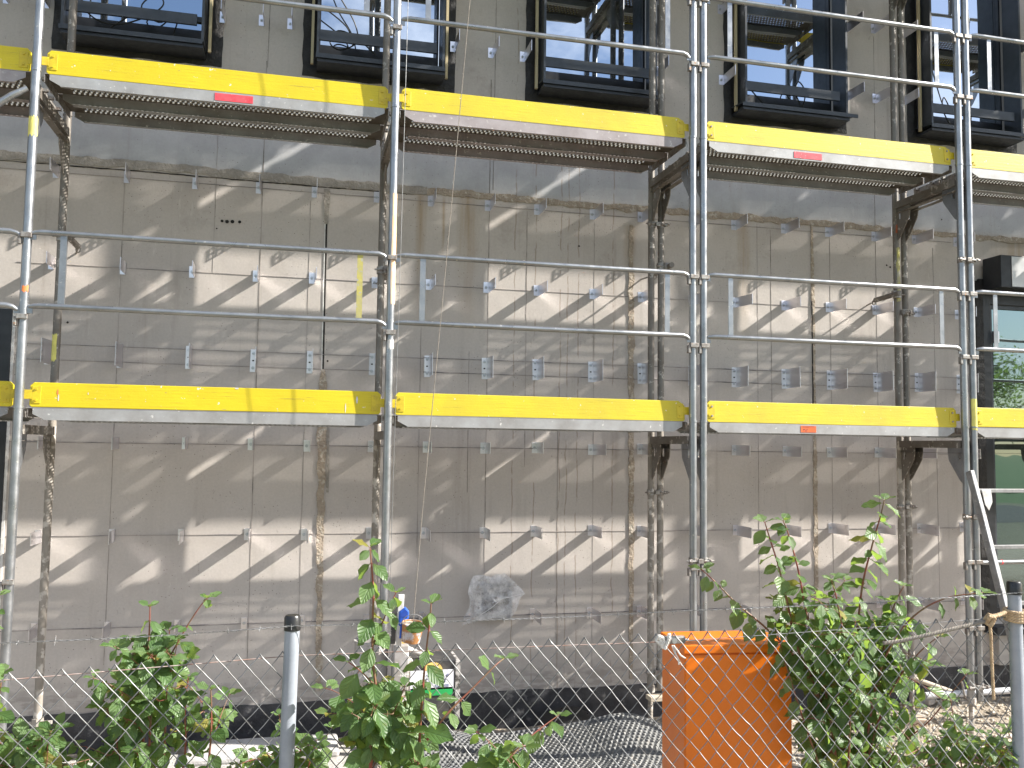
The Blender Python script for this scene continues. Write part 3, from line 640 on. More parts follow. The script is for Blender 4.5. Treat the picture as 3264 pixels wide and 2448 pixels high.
for bi, (xa, xb, bn) in enumerate(bays):
    for k in range(4):
        L = xb - xa - .07
        for s, y0 in (('front', .045), ('rear', .362)):
            pink = (bi == 2 and k == 1) or (bi == 0 and k == 1)
            key = (round(L, 3), pink)
            loc = (xa + .035, y0 - .012, 2 * k - .152)
            marked = s == 'front' and (bi, k) in ((1, 1), (3, 1), (3, 0))
            if marked: o = deck_panel(L, s)
            elif key not in protos: o = protos[key] = deck_panel(L, s, steel_deck_pink if pink else steel_deck)
            else: o = copy_tree(protos[key])
            o.location = loc
            tag(o, f'steel deck, {s} panel, {bn}, {lev[k]} level', 'scaffold deck', 'perforated steel decks of the scaffold')
            if marked:
                if (bi, k) == (1, 1): sticker(684, 806, 290, 300, redst, loc, o)
                elif (bi, k) == (3, 1): sticker(2538, 2627, 475, 500, redst, loc, o)
                else: sticker(2560, 2609, 1360, 1378, orst, loc, o, True)
# toe boards
ti = 0
for bi, (xa, xb, bn) in enumerate(bays):
    for k in range(4):
        L = xb - xa; x0 = .045; x1 = L - .045; o = empty('toe_board', (xa, .052, 2 * k))
        h = .148 + random.uniform(-.003, .003); dz = random.uniform(-.004, .003); rc = .012
        poly = [(x0, -h + rc), (x0 + rc, -h), (x1 - rc, -h), (x1, -h + rc), (x1, -.02), (x1 - .02, 0), (x0 + .02, 0), (x0, -.02)]
        if (bi, k) in ((2, 1), (2, 0), (3, 1)): poly = poly[:4] + [(x1, -.035), (x1 - .045, -.003)] + poly[6:]
        MB().prism(poly, -.013, .013).build('board', boards[(bi * 2 + k * 3 + (1 if bi == 3 else 0)) % 3], o, bevel=.003)
        for xx, s in ((x0, 1), (x1, -1)):
            b = MB(); b.box((min(xx + s * .012, xx + s * .06), -.0165, -.125), (max(xx + s * .012, xx + s * .06), -.0135, -.022)); b.box((min(xx - s * .03, xx + s * .012), -.0165, -.10), (max(xx - s * .03, xx + s * .012), -.0135, -.045))
            f_ = b.build('end_fitting', yplate, o, bevel=.002)
            for z in (-.04, -.105): MB().tube([(xx + s * .036, -.0165, z), (xx + s * .036, -.022, z)], .007, 8).build('bolt', cast if bi == 3 else yplate, f_)
        if k == 0 and bi == 1:
            for (x, z, sx_, sz_, rr) in ((.195, -.055, .006, .018, .3), (.20, -.09, .004, .02, -.2), (1.93, -.055, .006, .03, 0), (1.86, -.11, .004, .03, .2), (1.2, -.004, .012, .006, 0), (.36, -.06, .003, .008, 0)):
                b = MB(); b.add([(x + sx_ * math.cos(a * .785) * random.uniform(.6, 1.2), -.0142, z + sz_ * math.sin(a * .785) * random.uniform(.7, 1.2)) for a in range(8)], [tuple(range(8))]); b.build('paint_dab', paint_o if rr == .3 else white_m, o)
        o.location.z += dz; o.rotation_euler = (-.05, random.uniform(-.0012, .0012), 0)
        tag(o, f'yellow toe board, {bn}, {lev[k]} level', 'toe board', 'yellow toe boards along the scaffold decks')
# guard rails
def guard(L, yel):
    o = empty('guard_rail', (0, 0, 0)); y = -.018
    for z in (.876 - .4417, 0):
        z += .0
        b = MB(); b.tube([(.03, y + .010, z - .006), (.055, y + .004, z - .002), (.085, y, z), (L / 2, y, z - .002), (L - .085, y, z), (L - .055, y + .004, z - .008), (L - .03, y + .012, z - .025)], [.012, .015, .0175, .0175, .0175, .015, .012], 12)
        for s in (.03, L - .03): b.box((s - .02, y + .004, z - .045), (s + .02, y + .012, z - .005))
        b.build('rail', galv, o, smooth=True)
    for x, m in ((.20, galv), (L - .2, scuffy if yel else galv)):
        b = MB(); b.box((x - .018, y - .004, .016), (x + .018, y + .001, .876 - .4417 - .016)); b.box((x + .013, y + .001, .016), (x + .018, y + .016, .876 - .4417 - .016)); b.build('upright_strip', m, o)
    return o
gp = {}
for bi, (xa, xb, bn) in enumerate(bays):
    for k in range(4):
        key = (round(xb - xa, 3), bi == 1 and k == 0)
        if key not in gp: o = gp[key] = guard(xb - xa, key[1])
        else: o = copy_tree(gp[key])
        o.location = (xa, 0, 2 * k + .4417); o.rotation_euler = (0, random.uniform(-.002, .002), 0)
        tag(o, f'double guard rail, {bn}, above the {lev[k]} boards', 'guard rail', 'double guard rails between the outer posts')
# lowest bay at the right edge carries one rail too
o = empty('guard_rail', (6.4916, 0, 0)); b = MB(); z = onY(3190, 1792, -.01).z; b.tube([(.03, -.01, z), (2.1, -.01, z)], .017, 12); b.build('rail', galv, o, smooth=True); b = MB(); b.tube([(.20, -.01, z), (.215, -.01, z)], .0176, 12); b.build('red_mark', redst, o)
tag(o, 'single low tube rail behind the ladder at the right edge', 'guard rail')
# diagonal brace at the left
o = empty('diagonal_brace', (0, -.045, 1.72)); MB().tube([(-.03, 0, 0), (-.10, -.01, -.05), (-2.0, -.01, -1.62), (-2.09, 0, -1.70)], [.016, .021, .021, .016], 12).build('brace_tube', galv, o, smooth=True)
tag(o, 'slanting brace tube below the upper deck at the left edge', 'brace')
# couplers
def coupler(d):
    o = empty('tube_coupler', (0, 0, 0)); b = MB()
    for s in (-1, 1):
        pts = [(s * d / 2 + .031 * math.cos(a), .031 * math.sin(a), z) for z in (-.022, .022) for a in [math.radians(30 * i) for i in range(12)]]
        b.add(pts, [(i, (i + 1) % 12, 12 + (i + 1) % 12, 12 + i) for i in range(12)]); pts2 = [(s * d / 2 + .026 * math.cos(a), .026 * math.sin(a), z) for z in (-.022, .022) for a in [math.radians(30 * i) for i in range(12)]]
        b.add(pts + pts2, [(i, (i + 1) % 12, 24 + (i + 1) % 12, 24 + i) for i in range(12)] + [(12 + i, 12 + (i + 1) % 12, 36 + (i + 1) % 12, 36 + i) for i in range(12)])
    b.build('clamp', cast, o)
    b = MB(); b.box((-d / 2 + .02, -.045, -.016), (d / 2 - .02, -.026, .016)); b.box((-d / 2 - .038, -.040, -.014), (-d / 2 - .022, -.016, .014)); b.box((d / 2 + .022, -.040, -.014), (d / 2 + .038, -.016, .014)); b.build('jaw', cast, o, bevel=.003)
    for sg in (-1, 1):
        b = MB(); b.tube([(sg * (d / 2 + .06), -.034, 0), (sg * (d / 2 + .045), -.034, 0), (sg * (d / 2 + .045), -.034, 0), (sg * (d / 2 + .034), -.034, 0), (sg * (d / 2 + .034), -.034, 0), (sg * (d / 2 - .01), -.034, 0)], [.0065, .0065, .013, .013, .0065, .0065], 8); b.build('bolt', cast, o)
    return o
cp = coupler(.0765); n = 0
for px, py, y, X, wh in ((3081, 831, 0, 6.454, 'on the right outer posts, level with the lower guard rail'), (2094, 718, WI, 4.255, 'on the central inner posts above the lower guard rail'), (2087, 1569, WI, 4.255, 'on the central inner posts below the lower boards'), (2887, 1615, WI, 6.454, 'on the right inner posts behind the tall shrub'), (2225, 1787, 0, 4.255, 'on the central outer posts above the orange cabinet'), (3091, 1647, 0, 6.454, 'on the right outer posts beside the ladder top'), (3106, 2188, 0, 6.454, 'on the right outer posts near the ground'), (2091, 2139, WI, 4.255, 'on the central inner posts near the ground')):
    o = cp if n == 0 else copy_tree(cp); n += 1
    o.location = (X, y, onY(px, py, y).z); tag(o, f'rusty tube coupler {wh}', 'coupler', 'couplers clamping the double posts')
# wall ties
def tie(X, z, lab, sx):
    o = empty('wall_tie', (X, WI, z)); MB().tube([(sx * .05, -.10, 0), (sx * .05, .22, -.01)], .021, 14).build('tie_tube', galv_old, o, smooth=True)
    b = MB(); b.tube([(sx * .05, .20, -.01), (sx * .04, .27, -.02), (0, .405, -.025)], .007, 8); b.tube([(sx * .05 + .014 * math.cos(a), .24, -.03 + .02 * math.sin(a)) for a in [math.radians(i * 30) for i in range(13)]], .005, 6); b.build('eye_bolt', cast, o)
    b = MB(); b.tube([(0, 0, -.028), (0, 0, .028)], .033, 12); b.box((sx * .015, -.05, -.028), (sx * .07, -.018, .028)); b.tube([(-sx * .05, -.03, .0), (sx * .09, -.03, 0)], .007, 8)
    b.build('clamp', cast, o, bevel=.002)
    tag(o, lab, 'wall tie', 'ties holding the scaffold to the wall')
tie(0, onY(215, 757, WI).z, 'short wall tie tube with eye bolt on the left inner post', 1)
tie(2.1245, onY(1212, 862, WI).z, 'short wall tie at the inner post after the first full bay', 1)
tie(4.294, onY(2128, 852, WI).z, 'short wall tie at the central inner posts near the guard rail', 1)
tie(6.4162, onY(2845, 940, WI).z, 'wall tie with open tube end on the right inner posts', -1)
# swivel coupler on the right inner posts
o = copy_tree(cp); o.location = (6.50, WI, onY(2885, 997, WI).z); o.rotation_euler = (0, 0, .6); tag(o, 'loose rusty coupler on the right inner post below the wall tie', 'coupler')
# dabs of paint and a strip of tape on posts
def band(X, y, z0, z1, m, a0, a1, par_name, lab):
    b = MB(); n = 10; r = PR + .0012; pts = []
    for j in range(7):
        z = z0 + (z1 - z0) * j / 6
        for i in range(n + 1):
            a = math.radians(a0 + (a1 - a0) * i / n + random.uniform(-6, 6)); pts.append((X + r * math.cos(a), y + r * math.sin(a), z + random.uniform(-.01, .01)))
    b.add(pts, [(j * (n + 1) + i, j * (n + 1) + i + 1, (j + 1) * (n + 1) + i + 1, (j + 1) * (n + 1) + i) for j in range(6) for i in range(n)])
    fo = min((q for q in COL.objects if q.name.startswith('scaffold_portal')), key=lambda q: abs(q.location.x - X) + (0 if q.location.z <= (z0 + z1) / 2 <= q.location.z + 2 else 9))
    b.v = [(v[0] - fo.location.x, v[1] - fo.location.y, v[2] - fo.location.z) for v in b.v]
    b.build('paint_tape_mark', m, fo)
def zz(px, py, y): return onY(px, py, y).z
band(0, 0, zz(107, 435, 0), zz(107, 375, 0), paint_y, 190, 350, '', '')
band(2.1245, 0, zz(1255, 970, 0), zz(1255, 620, 0), mat('peach_paint', (.80, .50, .25), .6, 0, (.6, .5, .4), 12), 260, 345, '', '')
band(2.1245, 0, zz(1247, 1113, 0), zz(1247, 1083, 0), white_m, 235, 330, '', '')  # ragged white tape round the post
band(0, 0, zz(85, 930, 0), zz(85, 912, 0), paint_o, 250, 330, '', '')
band(6.4162, WI, zz(2855, 745, WI), zz(2855, 720, WI), mat('rust_red_dab', (.45, .10, .03), .7), 225, 320, '', '')
band(6.4162, WI, zz(2858, 960, WI), zz(2858, 790, WI), mat('olive_paint', (.42, .38, .10), .7, 0, (.34, .32, .24), 16), 190, 350, '', '')
band(6.4916, 0, zz(3100, 1370, 0), zz(3100, 1270, 0), paint_y, 200, 300, '', '')
band(0, WI, zz(175, 1150, WI), zz(175, 1065, WI), paint_y, 200, 290, '', '')
# ------------------------------------------------------------------ hanging lines, pail
def wire(name, pts, r, m, lab, cat, n=8, smooth=True):
    o = MB().tube(pts, r, n).build(name, m, None, smooth=smooth); tag(o, lab, cat); return o
yl = -.22
wire('hoist_line', [onY(x, y, yl) for x, y in ((1305, -200), (1301, 0), (1277, 807), (1250, 1622), (1243, 1905))], .0020, wirem, 'thin straight line hanging right beside the left outer post', 'line', 6)
pl_top = onY(1317, 1985, yl)
wire('hoist_rope', [onY(1515, -200, yl), onY(1498, 0, yl), onY(1425, 807, yl), onY(1347, 1622, yl), pl_top], .0024, ropegrey, 'thin slanting rope that holds the rusty pail', 'rope', 6)
pc = onY(1315, 2000, yl - .02)
o = empty('pail', pc, 0); o.rotation_euler = (.12, .10, 0); b = MB()
R1, R2, H = .066, .055, .085; N = 22
ring = lambda r, z: [(r * math.cos(6.2832 * i / N), r * math.sin(6.2832 * i / N), z) for i in range(N)]
rs = [ring(R2, -H), ring(R1, .02), ring(R1 + .004, .022), ring(R1 + .004, .028), ring(R1 - .003, .028), ring(R2 - .003, -H + .01)]
b.add([q for r_ in rs for q in r_], [(j * N + i, j * N + (i + 1) % N, (j + 1) * N + (i + 1) % N, (j + 1) * N + i) for j in range(5) for i in range(N)] + [tuple(range(N))[::-1], tuple(range(5 * N, 6 * N))])
b.build('bucket_body', rustm, o, smooth=True)
MB().add(ring(R1 - .006, .018), [tuple(range(N))]).build('mortar_fill', sandbrown, o)
MB().tube([((R1 + .003) * math.cos(a), 0, .02 + .06 * math.sin(a)) for a in [math.pi * i / 12 for i in range(13)]], .0025, 6).build('handle', wirem, o)
tag(o, 'small rusty pail hanging on a rope left of the film-wrapped box', 'pail')
# ------------------------------------------------------------------ site machine by the left outer post
ym = -.12
def A3(px, py, y=ym): return onY(px, py, y)
o = empty('site_machine', A3(1290, 2440)); mo = o.location.copy()
def mp(mb, name, m, **k):
    mb.v = [(v[0] - mo.x, v[1] - mo.y, v[2] - mo.z) for v in mb.v]; return mb.build(name, m, o, **k)
def rect(px0, py0, px1, py1, y0, y1): a = A3(px0, py0); c = A3(px1, py1); return (min(a.x, c.x), y0, min(a.z, c.z)), (max(a.x, c.x), y1, max(a.z, c.z))
c0 = A3(1133, 2110); c1 = A3(1243, 2110); tz = A3(1190, 2062).z; bz = A3(1190, 2180).z; cx_ = (c0.x + c1.x) / 2; rr = (c1.x - c0.x) / 2
b = MB(); N = 24
prof = [(rr * .55, bz - .03), (rr * .9, bz), (rr * .98, bz + .03), (rr, tz), (rr * 1.05, tz + .005), (rr * 1.05, tz + .02), (rr * .92, tz + .02), (rr * .90, tz - .05), (.01, tz - .06)]
b.add([(cx_ + r_ * math.cos(6.2832 * i / N), ym + .12 + r_ * math.sin(6.2832 * i / N), z) for r_, z in prof for i in range(N)], [(j * N + i, j * N + (i + 1) % N, (j + 1) * N + (i + 1) % N, (j + 1) * N + i) for j in range(len(prof) - 1) for i in range(N)])
mp(b, 'drum', greyp, smooth=True)
b = MB()
for i in range(4):
    a = 1.57 * i + .6; b.tube([(cx_ + rr * .7 * math.cos(a), ym + .12 + rr * .7 * math.sin(a), bz), (cx_ + rr * .8 * math.cos(a), ym + .12 + rr * .8 * math.sin(a), GZ + .03)], .014, 8)
mp(b, 'leg', galv_lo, smooth=True)
a_, c_ = rect(1254, 2056, 1300, 2200, ym - .02, ym + .10); mp(MB().box(a_, c_), 'motor_housing', greyp, bevel=.008)
a_, c_ = rect(1275, 2105, 1312, 2290, ym + .0, ym + .09); mp(MB().box(a_, c_), 'column', mat('cream_metal', (.58, .54, .48), .6, 0, (.48, .44, .38), 12, bump=.2), bevel=.004)
mp(MB().tube([A3(1300, 2068, ym + .05), A3(1340, 2085, ym + .05), A3(1366, 2094, ym + .05)], .017, 10), 'outlet_pipe', greyp, smooth=True)
a_, c_ = rect(1305, 2108, 1452, 2290, ym + .0, ym + .3); mp(MB().box(a_, c_), 'cabinet', darkbox, bevel=.006)
a_, c_ = rect(1452, 2108, 1464, 2300, ym - .01, ym + .30); mp(MB().box(a_, c_), 'edge_bar', edgep)
a_, c_ = rect(1308, 2139, 1446, 2194, ym - .006, ym - .001); sg = mp(MB().box(a_, c_), 'sign', whitep)
a_, c_ = rect(1308, 2195, 1442, 2213, ym - .006, ym - .001); mp(MB().box(a_, c_), 'green_stripe', greenp)
pc_ = A3(1380, 2137); r_ = abs(A3(1410, 2137).x - pc_.x)
b = MB(); b.prism([(pc_.x + r_ * math.cos(math.pi * i / 16), pc_.z + r_ * .85 * math.sin(math.pi * i / 16)) for i in range(17)], ym - .006, ym - .001); mp(b, 'yellow_emblem', yelsign)
# lettering, upside down as on the machine
def letters(rects_list, y):
    b = MB()
    for q in rects_list: b.prism(q, y - .0015, y)
    return b
def glyph(ch, x, z, wd, h, s):
    """strokes of one letter, standing on its head; s = stroke"""
    R = []
    bx = lambda x0, z0, x1, z1: R.append([(x0, z0), (x1, z0), (x1, z1), (x0, z1)])
    if ch == 'E': bx(x + wd - s, z, x + wd, z + h); [bx(x, z + q, x + wd - s, z + q + s) for q in (0, (h - s) / 2, h - s)]
    if ch == 'U': bx(x, z, x + s, z + h); bx(x + wd - s, z, x + wd, z + h); bx(x + s, z + h - s, x + wd - s, z + h)
    if ch == 'V': R.append([(x, z + h), (x + s * 1.2, z + h), (x + wd / 2 + s * .6, z), (x + wd / 2 - s * .6, z)]); R.append([(x + wd - s * 1.2, z + h), (x + wd, z + h), (x + wd / 2 + s * .6, z), (x + wd / 2 - s * .6, z)]); bx(x + wd * .2, z + h - s * 1.9, x + wd * .8, z + h - s * 1.1)
    if ch == 'P': bx(x, z, x + s, z + h); bx(x + s, z, x + wd, z + s); bx(x + s, z + h * .5, x + wd, z + h * .5 + s); bx(x + wd - s, z + s, x + wd, z + h * .5)
    if ch == 'd': bx(x + wd - s, z, x + wd, z + h); bx(x, z, x + wd - s, z + s); bx(x, z + h * .55, x + wd - s, z + h * .55 + s); bx(x, z + s, x + s, z + h * .55)
    if ch == 'o': bx(x, z, x + wd, z + s); bx(x, z + h * .6, x + wd, z + h * .6 + s); bx(x, z + s, x + s, z + h * .6); bx(x + wd - s, z + s, x + wd, z + h * .6)
    if ch == 's': h2 = h * .75; bx(x, z, x + wd, z + s); bx(x, z + h2 / 2 - s / 2, x + wd, z + h2 / 2 + s / 2); bx(x, z + h2 - s, x + wd, z + h2); bx(x + wd - s, z + s, x + wd, z + h2 / 2 - s / 2); bx(x, z + h2 / 2 + s / 2, x + s, z + h2 - s)
    return R
L_ = []
z0 = A3(1380, 2176).z; hh = A3(1380, 2148).z - z0
for ch, p0, p1 in (('E', 1360, 1374), ('U', 1380, 1398), ('V', 1402, 1430)):
    xa_ = A3(p0, 2160).x; xb_ = A3(p1, 2160).x; L_ += glyph(ch, xa_, z0, xb_ - xa_, hh, .009)
z0 = A3(1380, 2190).z; hh = A3(1380, 2178).z - z0
for ch, p0, p1 in (('o', 1388, 1398), ('d', 1402, 1412), ('s', 1418, 1430)):
    xa_ = A3(p0, 2160).x; xb_ = A3(p1, 2160).x; L_ += glyph(ch, xa_, z0, xb_ - xa_, hh, .005)
lt = letters(L_, ym - .0065); lt.v = [(v[0] - mo.x, v[1] - mo.y, v[2] - mo.z) for v in lt.v]; lt.build('lettering', bluegrey, sg)
tag(o, 'plaster-splashed grey site machine with drum and upside-down white and green sign', 'machine')
# white board, blue scoop beside it
b = MB(); p0, p1 = A3(1262, 2062, ym - .03), A3(1268, 1895, ym - .03)
o = empty('levelling_board', p0); b.prism([(0, 0), (.032, 0), (p1.x - p0.x + .04, p1.z - p0.z), (p1.x - p0.x + .004, p1.z - p0.z)], -.01, .01); b.build('white_face', white_m, o, bevel=.002)
b = MB(); b.prism([(-.035, .02), (-.006, .02), (p1.x - p0.x, p1.z - p0.z - .02), (p1.x - p0.x - .03, p1.z - p0.z - .02)], -.008, .008); b.build('dark_channel', darkbox, o)
b = MB(); b.box((.034, -.008, .02), (.062, .008, .14)); b.build('yellow_label', yelsign, o)
tag(o, 'upright white board with dark channel standing on the site machine', 'board')
bl_ = A3(1285, 1965, ym - .04); o = empty('plastic_scoop', bl_); b = MB()
prof = [(-.028, -.055), (.022, -.055), (.034, .0), (.034, .035), (.010, .058), (-.026, .03)]
b.prism(prof, -.02, .03); b.build('scoop_body', blue_m, o, bevel=.008); b = MB(); b.prism([(-.020, .0), (.026, .0), (.026, .028), (.008, .046), (-.018, .022)], -.0225, -.0203); b.build('shaded_hollow', mat('blue_painted_shade', (.012, .06, .35), .5, 0, None, bump=0), o); MB().tube([(-.01, .0, -.05), (-.015, .0, -.13)], .006, 8).build('handle', blue_m, o)  # darker blue plate on the front paints the shaded inside of the scoop
tag(o, 'bright blue plastic scoop stuck behind the rusty pail', 'scoop')
# ------------------------------------------------------------------ film-wrapped box on the wall
ax, bx_, zt_, zb_ = 2.965, 3.215, -1.375, -1.662
o = empty('electrical_box', (ax, D, zb_)); oo = V((ax, D, zb_))
def bp(mb, n_, m, par=None, **k): mb.v = [(v[0] - oo.x, v[1] - oo.y, v[2] - oo.z) for v in mb.v]; return mb.build(n_, m, par or o, **k)
b = MB(); t_ = .008
b.box((ax, D - .075, zb_), (ax + t_, D - .006, zt_)); b.box((bx_ - .014, D - .075, zb_), (bx_, D - .006, zt_)); b.box((ax + t_, D - .074, zt_ - t_), (bx_ - .014, D - .006, zt_)); b.box((ax + t_, D - .074, zb_), (bx_ - .014, D - .006, zb_ + t_)); b.box((ax + t_, D - .012, zb_ + t_), (bx_ - .014, D - .007, zt_ - t_))
bp(b, 'housing', concm)
bp(MB().box((ax + .02, D - .05, zb_ + .05), (ax + .105, D - .012, zt_ - .012)), 'dark_module', mat('dark_module_plastic', (.10, .085, .075), .6, 0, (.05, .045, .045), 18), bevel=.012)
bp(MB().box((ax + .115, D - .035, zb_ + .11), (bx_ - .02, D - .012, zt_ - .09)), 'terminal_plate', mat('khaki_plate', (.26, .24, .19), .7, 0, (.2, .18, .15), 14))
outl = [(440, 255), (600, 232), (760, 262), (850, 290), (960, 222), (1060, 220), (1160, 190), (1340, 345), (1560, 560), (1638, 680), (1540, 760), (1420, 1080), (1310, 1245), (1000, 1250), (560, 1290), (300, 1390), (160, 1435), (150, 1340), (240, 1180), (330, 1000), (350, 820), (290, 640), (360, 370)]
op = [onY(1450 + x * .1356, 1800 + y * .1356, D - .09) for x, y in outl]; cc_ = V((3.07, D - .125, -1.52)); b = MB(); rings = 9; n = len(op)
vs = []
for j in range(rings + 1):
    k = j / rings
    for i, p in enumerate(op):
        q = cc_.lerp(p, k); q.y = D - .1 - .02 * (1 - k) + .026 * noise.noise(V((q.x * 16, q.z * 16, 2))) + .012 * noise.noise(V((q.x * 45, q.z * 45, 5))); q.y = min(q.y, D - .078) if k < .8 else q.y; vs.append(q)
b.add(vs, [(j * n + i, j * n + (i + 1) % n, (j + 1) * n + (i + 1) % n, (j + 1) * n + i) for j in range(rings) for i in range(n)]); bp(b, 'film_wrap', film, smooth=True)
b = MB(); pts = [onY(1450 + x * .1356, 1800 + y * .1356, D - .135) for x, y in ((580, 1190), (760, 1080), (900, 980), (1120, 790), (1300, 760), (1560, 690))]
b.tube(pts, [.002, .003, .003, .0035, .002, .001], 5); bp(b, 'film_fold', mat('film_crease', (.72, .72, .73), .3, 0, None, bump=0))
tag(o, 'small wall box wrapped in crumpled clear film, low on the wall', 'electrical box')
# ------------------------------------------------------------------ fence
FA, FB = V((1.571, -2.563)), V((4.258, -2.752)); FL = V((.739, -2.72))
dl = (FL - FA).normalized(); FL2 = FA + dl * 1.9; dr_ = (FB - FA).normalized(); FR2 = FB + dr_ * 1.6
fe = empty('chain_link_fence', (FA.x, FA.y, -1.95)); fo = V((FA.x, FA.y, -1.95)); tag(fe, 'galvanised chain link fence with barbed wire and grey capped posts', 'fence')
def fp(mb, n_, m, par=None, **k): mb.v = [(v[0] - fo.x, v[1] - fo.y, v[2] - fo.z) for v in mb.v]; return mb.build(n_, m, par or fe, **k)
for (P_, zt_, lb) in ((FA, -.906, 'fence post with black cap left of centre'), (FB, -.826, 'fence post with black cap and rope at the right edge')):
    lean = V((.0, 0, 0))
    b = MB(); b.tube([(P_.x - .012 if P_ == FA else P_.x + .012, P_.y, -1.97), (P_.x, P_.y, zt_ - .045)], .0245, 20); ps = fp(b, 'post', postm, smooth=True, label=lb)
    b = MB(); b.tube([(P_.x, P_.y, zt_ - .05), (P_.x, P_.y, zt_ - .008), (P_.x, P_.y, zt_ - .001), (P_.x, P_.y, zt_)], [.0272, .0268, .0225, .012], 20); fp(b, 'cap', rubber, ps, smooth=True)
def along(P_, Q_, s): return P_ + (Q_ - P_) * s
def mesh_seg(P_, Q_, z0, z1, wd, h, name, sag=.008):
    L = (Q_ - P_).length; d = (Q_ - P_).normalized(); nrm = V((-d.y, d.x)); nI = int(L / (wd / 2)); b = MB(); rows = int((.92) / (h / 2)); r = .0017
    node = {}
    def N(i, j):
        s = i * wd / 2; k = s / L; q = P_ + d * s
        zt = z0 + (z1 - z0) * k + .022 - sag * math.sin(math.pi * min(1, max(0, k)))
        return V((q.x, q.y, zt - j * h / 2)) + V((d.x * noise.noise(V((i * .31, j * .23, 1))) * .007 + nrm.x * .012 * noise.noise(V((i * .13, j * .17, 4))), d.y * noise.noise(V((i * .31, j * .23, 1))) * .007 + nrm.y * .012 * noise.noise(V((i * .13, j * .17, 4))), noise.noise(V((i * .27, j * .2, 9))) * .007))
    for k in range(nI):
        pts = []
        for j in range(rows + 1):
            i = k + ((j + k) % 2); p = N(i, j); s = 1 if i == k else -1; off = nrm * (.0022 * (1 if (i + j) % 2 == 0 else 1) * s)
            pts.append(V((p.x + off.x, p.y + off.y, p.z)))
        q = [pts[0]]
        for a, c in zip(pts[:-1], pts[1:]):
            m_ = (a + c) / 2 + V((0, 0, -.0012)); q += [a.lerp(c, .12), m_, a.lerp(c, .88)]
            q.append(c)
        b.tube(q[:], r, 4, False)
        if k % 2 == 0 or True:
            i0 = k + (k % 2)
            if i0 == k or True:
                p = pts[0]; s = 1 if (k % 2) else -1
                b.tube([p + V((-d.x * .011 * -s, -d.y * .011 * -s, -.016)), p + V((0, 0, .002)), p + V((-d.x * .009 * s, -d.y * .009 * s, -.012))], r, 4, False)
    return fp(b, name, wirem)
mesh_seg(FA + dr_ * .03, FB + dr_ * 1.5, -1.046, -.93, .0648, .0765, 'wire_mesh')
mesh_seg(FA + dl * .03, FL2, -1.046, -1.041, .072, .083, 'wire_mesh', 0)
def line3(pts, sub=12, sag=0.0):
    out = []
    for (a, c) in zip(pts[:-1], pts[1:]):
        for i in range(sub): k = i / sub; q = V(a).lerp(V(c), k); q.z -= sag * 4 * k * (1 - k); out.append(q)
    out.append(V(pts[-1])); return out
tw = [V((*FL2, -1.035)), V((*(FA + dl * .84), -1.041)), V((FA.x, FA.y + .026, -1.046)), V((2.938, -2.64, -1.027)), V((*FB, -.962)), V((*FR2, -.93))]
fp(MB().tube(line3(tw[:4]), .0018, 6), 'tension_wire', rustwire); fp(MB().tube(line3(tw[3:]), .0014, 6), 'tension_wire', wirem)
bw = [V((*FL2, -.927)), V((*(FA + dl * .84), -.933)), V((FA.x, FA.y - .027, -.937)), V((2.935, -2.655, -.917)), V((FB.x, FB.y - .027, -.866)), V((*FR2, -.84))]
b = MB(); cen = line3(bw, 160, .006); tot = 0; ph = 0
for s in (0, math.pi):
    pts = []; ph = s; prev = cen[0]
    for c in cen:
        ph += (c - prev).length * 2 * math.pi / .045; prev = c; pts.append(c + V((0, math.cos(ph) * .0017, math.sin(ph) * .0017)))
    b.tube(pts, .0010, 4, False)
acc = 0; prev = cen[0]
for c in cen:
    acc += (c - prev).length; prev = c
    if acc > .098:
        acc = 0
        for k in range(2):
            a = random.uniform(0, 3.14); v = V((.3 * random.uniform(-1, 1), .6 * math.cos(a), math.sin(a + k * 1.2) + .3))* .010; b.tube([c - v + V((.002 * k, 0, 0)), c + V((.002 * k, 0, 0)), c + v], .0008, 4, False)
fp(b, 'barbed_wire', wirem)
# strainer and white rope at the cabinet corner
def strand(pts, r, m, name, par=None, org=None, twist=.028, n=3):
    b = MB(); cen = line3(pts, max(10, int(60 / max(1, len(pts) - 1))))
    for s in range(n):
        ph = s * 2 * math.pi / n; q = []; prev = cen[0]
        for i, c in enumerate(cen):
            t_ = (cen[min(i + 1, len(cen) - 1)] - cen[max(i - 1, 0)]).normalized(); a = t_.cross(V((0, 1, .2))).normalized(); d = a.cross(t_); ph += (c - prev).length * 2 * math.pi / twist; prev = c
            q.append(c + a * math.cos(ph) * r * .5 + d * math.sin(ph) * r * .5)
        b.tube(q, r * .58, 6)
    if org is not None: b.v = [(v[0] - org.x, v[1] - org.y, v[2] - org.z) for v in b.v]
    return b.build(name, m, par, smooth=True)
p = at(2145, 2040, 3.17); so_ = p.copy()
st = empty('wire_strainer', p); b = MB(); b.box((-.035, -.012, -.012), (.045, .012, .014)); b.build('bracket', cast, st, bevel=.004); b = MB(); b.tube([(0, -.016, 0), (0, .016, 0)], .010, 10); b.tube([(.045, 0, 0), (.06, 0, 0)], .004, 6); b.build('spool', bolt_m, st, smooth=True)
tag(st, 'small rusty wire strainer on the fence wire before the orange cabinet', 'wire strainer')
q = lambda x, y, d_=3.15: at(2020 + x * .2941, 1960 + y * .2941, d_)
wr = empty('white_rope', p)
for pts, r in (([q(300, 330), q(245, 280), q(270, 228), q(320, 250), q(330, 300), q(300, 340)], .006), ([q(385, 205), q(380, 270), q(350, 330), q(335, 370)], .007), ([q(270, 240), q(300, 290), q(310, 360)], .006), ([q(415, 330), q(440, 400), q(480, 470), q(490, 540)], .0025), ([q(430, 330), q(470, 380), q(510, 440), q(560, 470)], .003), ([q(440, 330), q(455, 420), q(520, 545)], .002)):
    strand(pts, r, ropewhite, 'strand', wr, p)
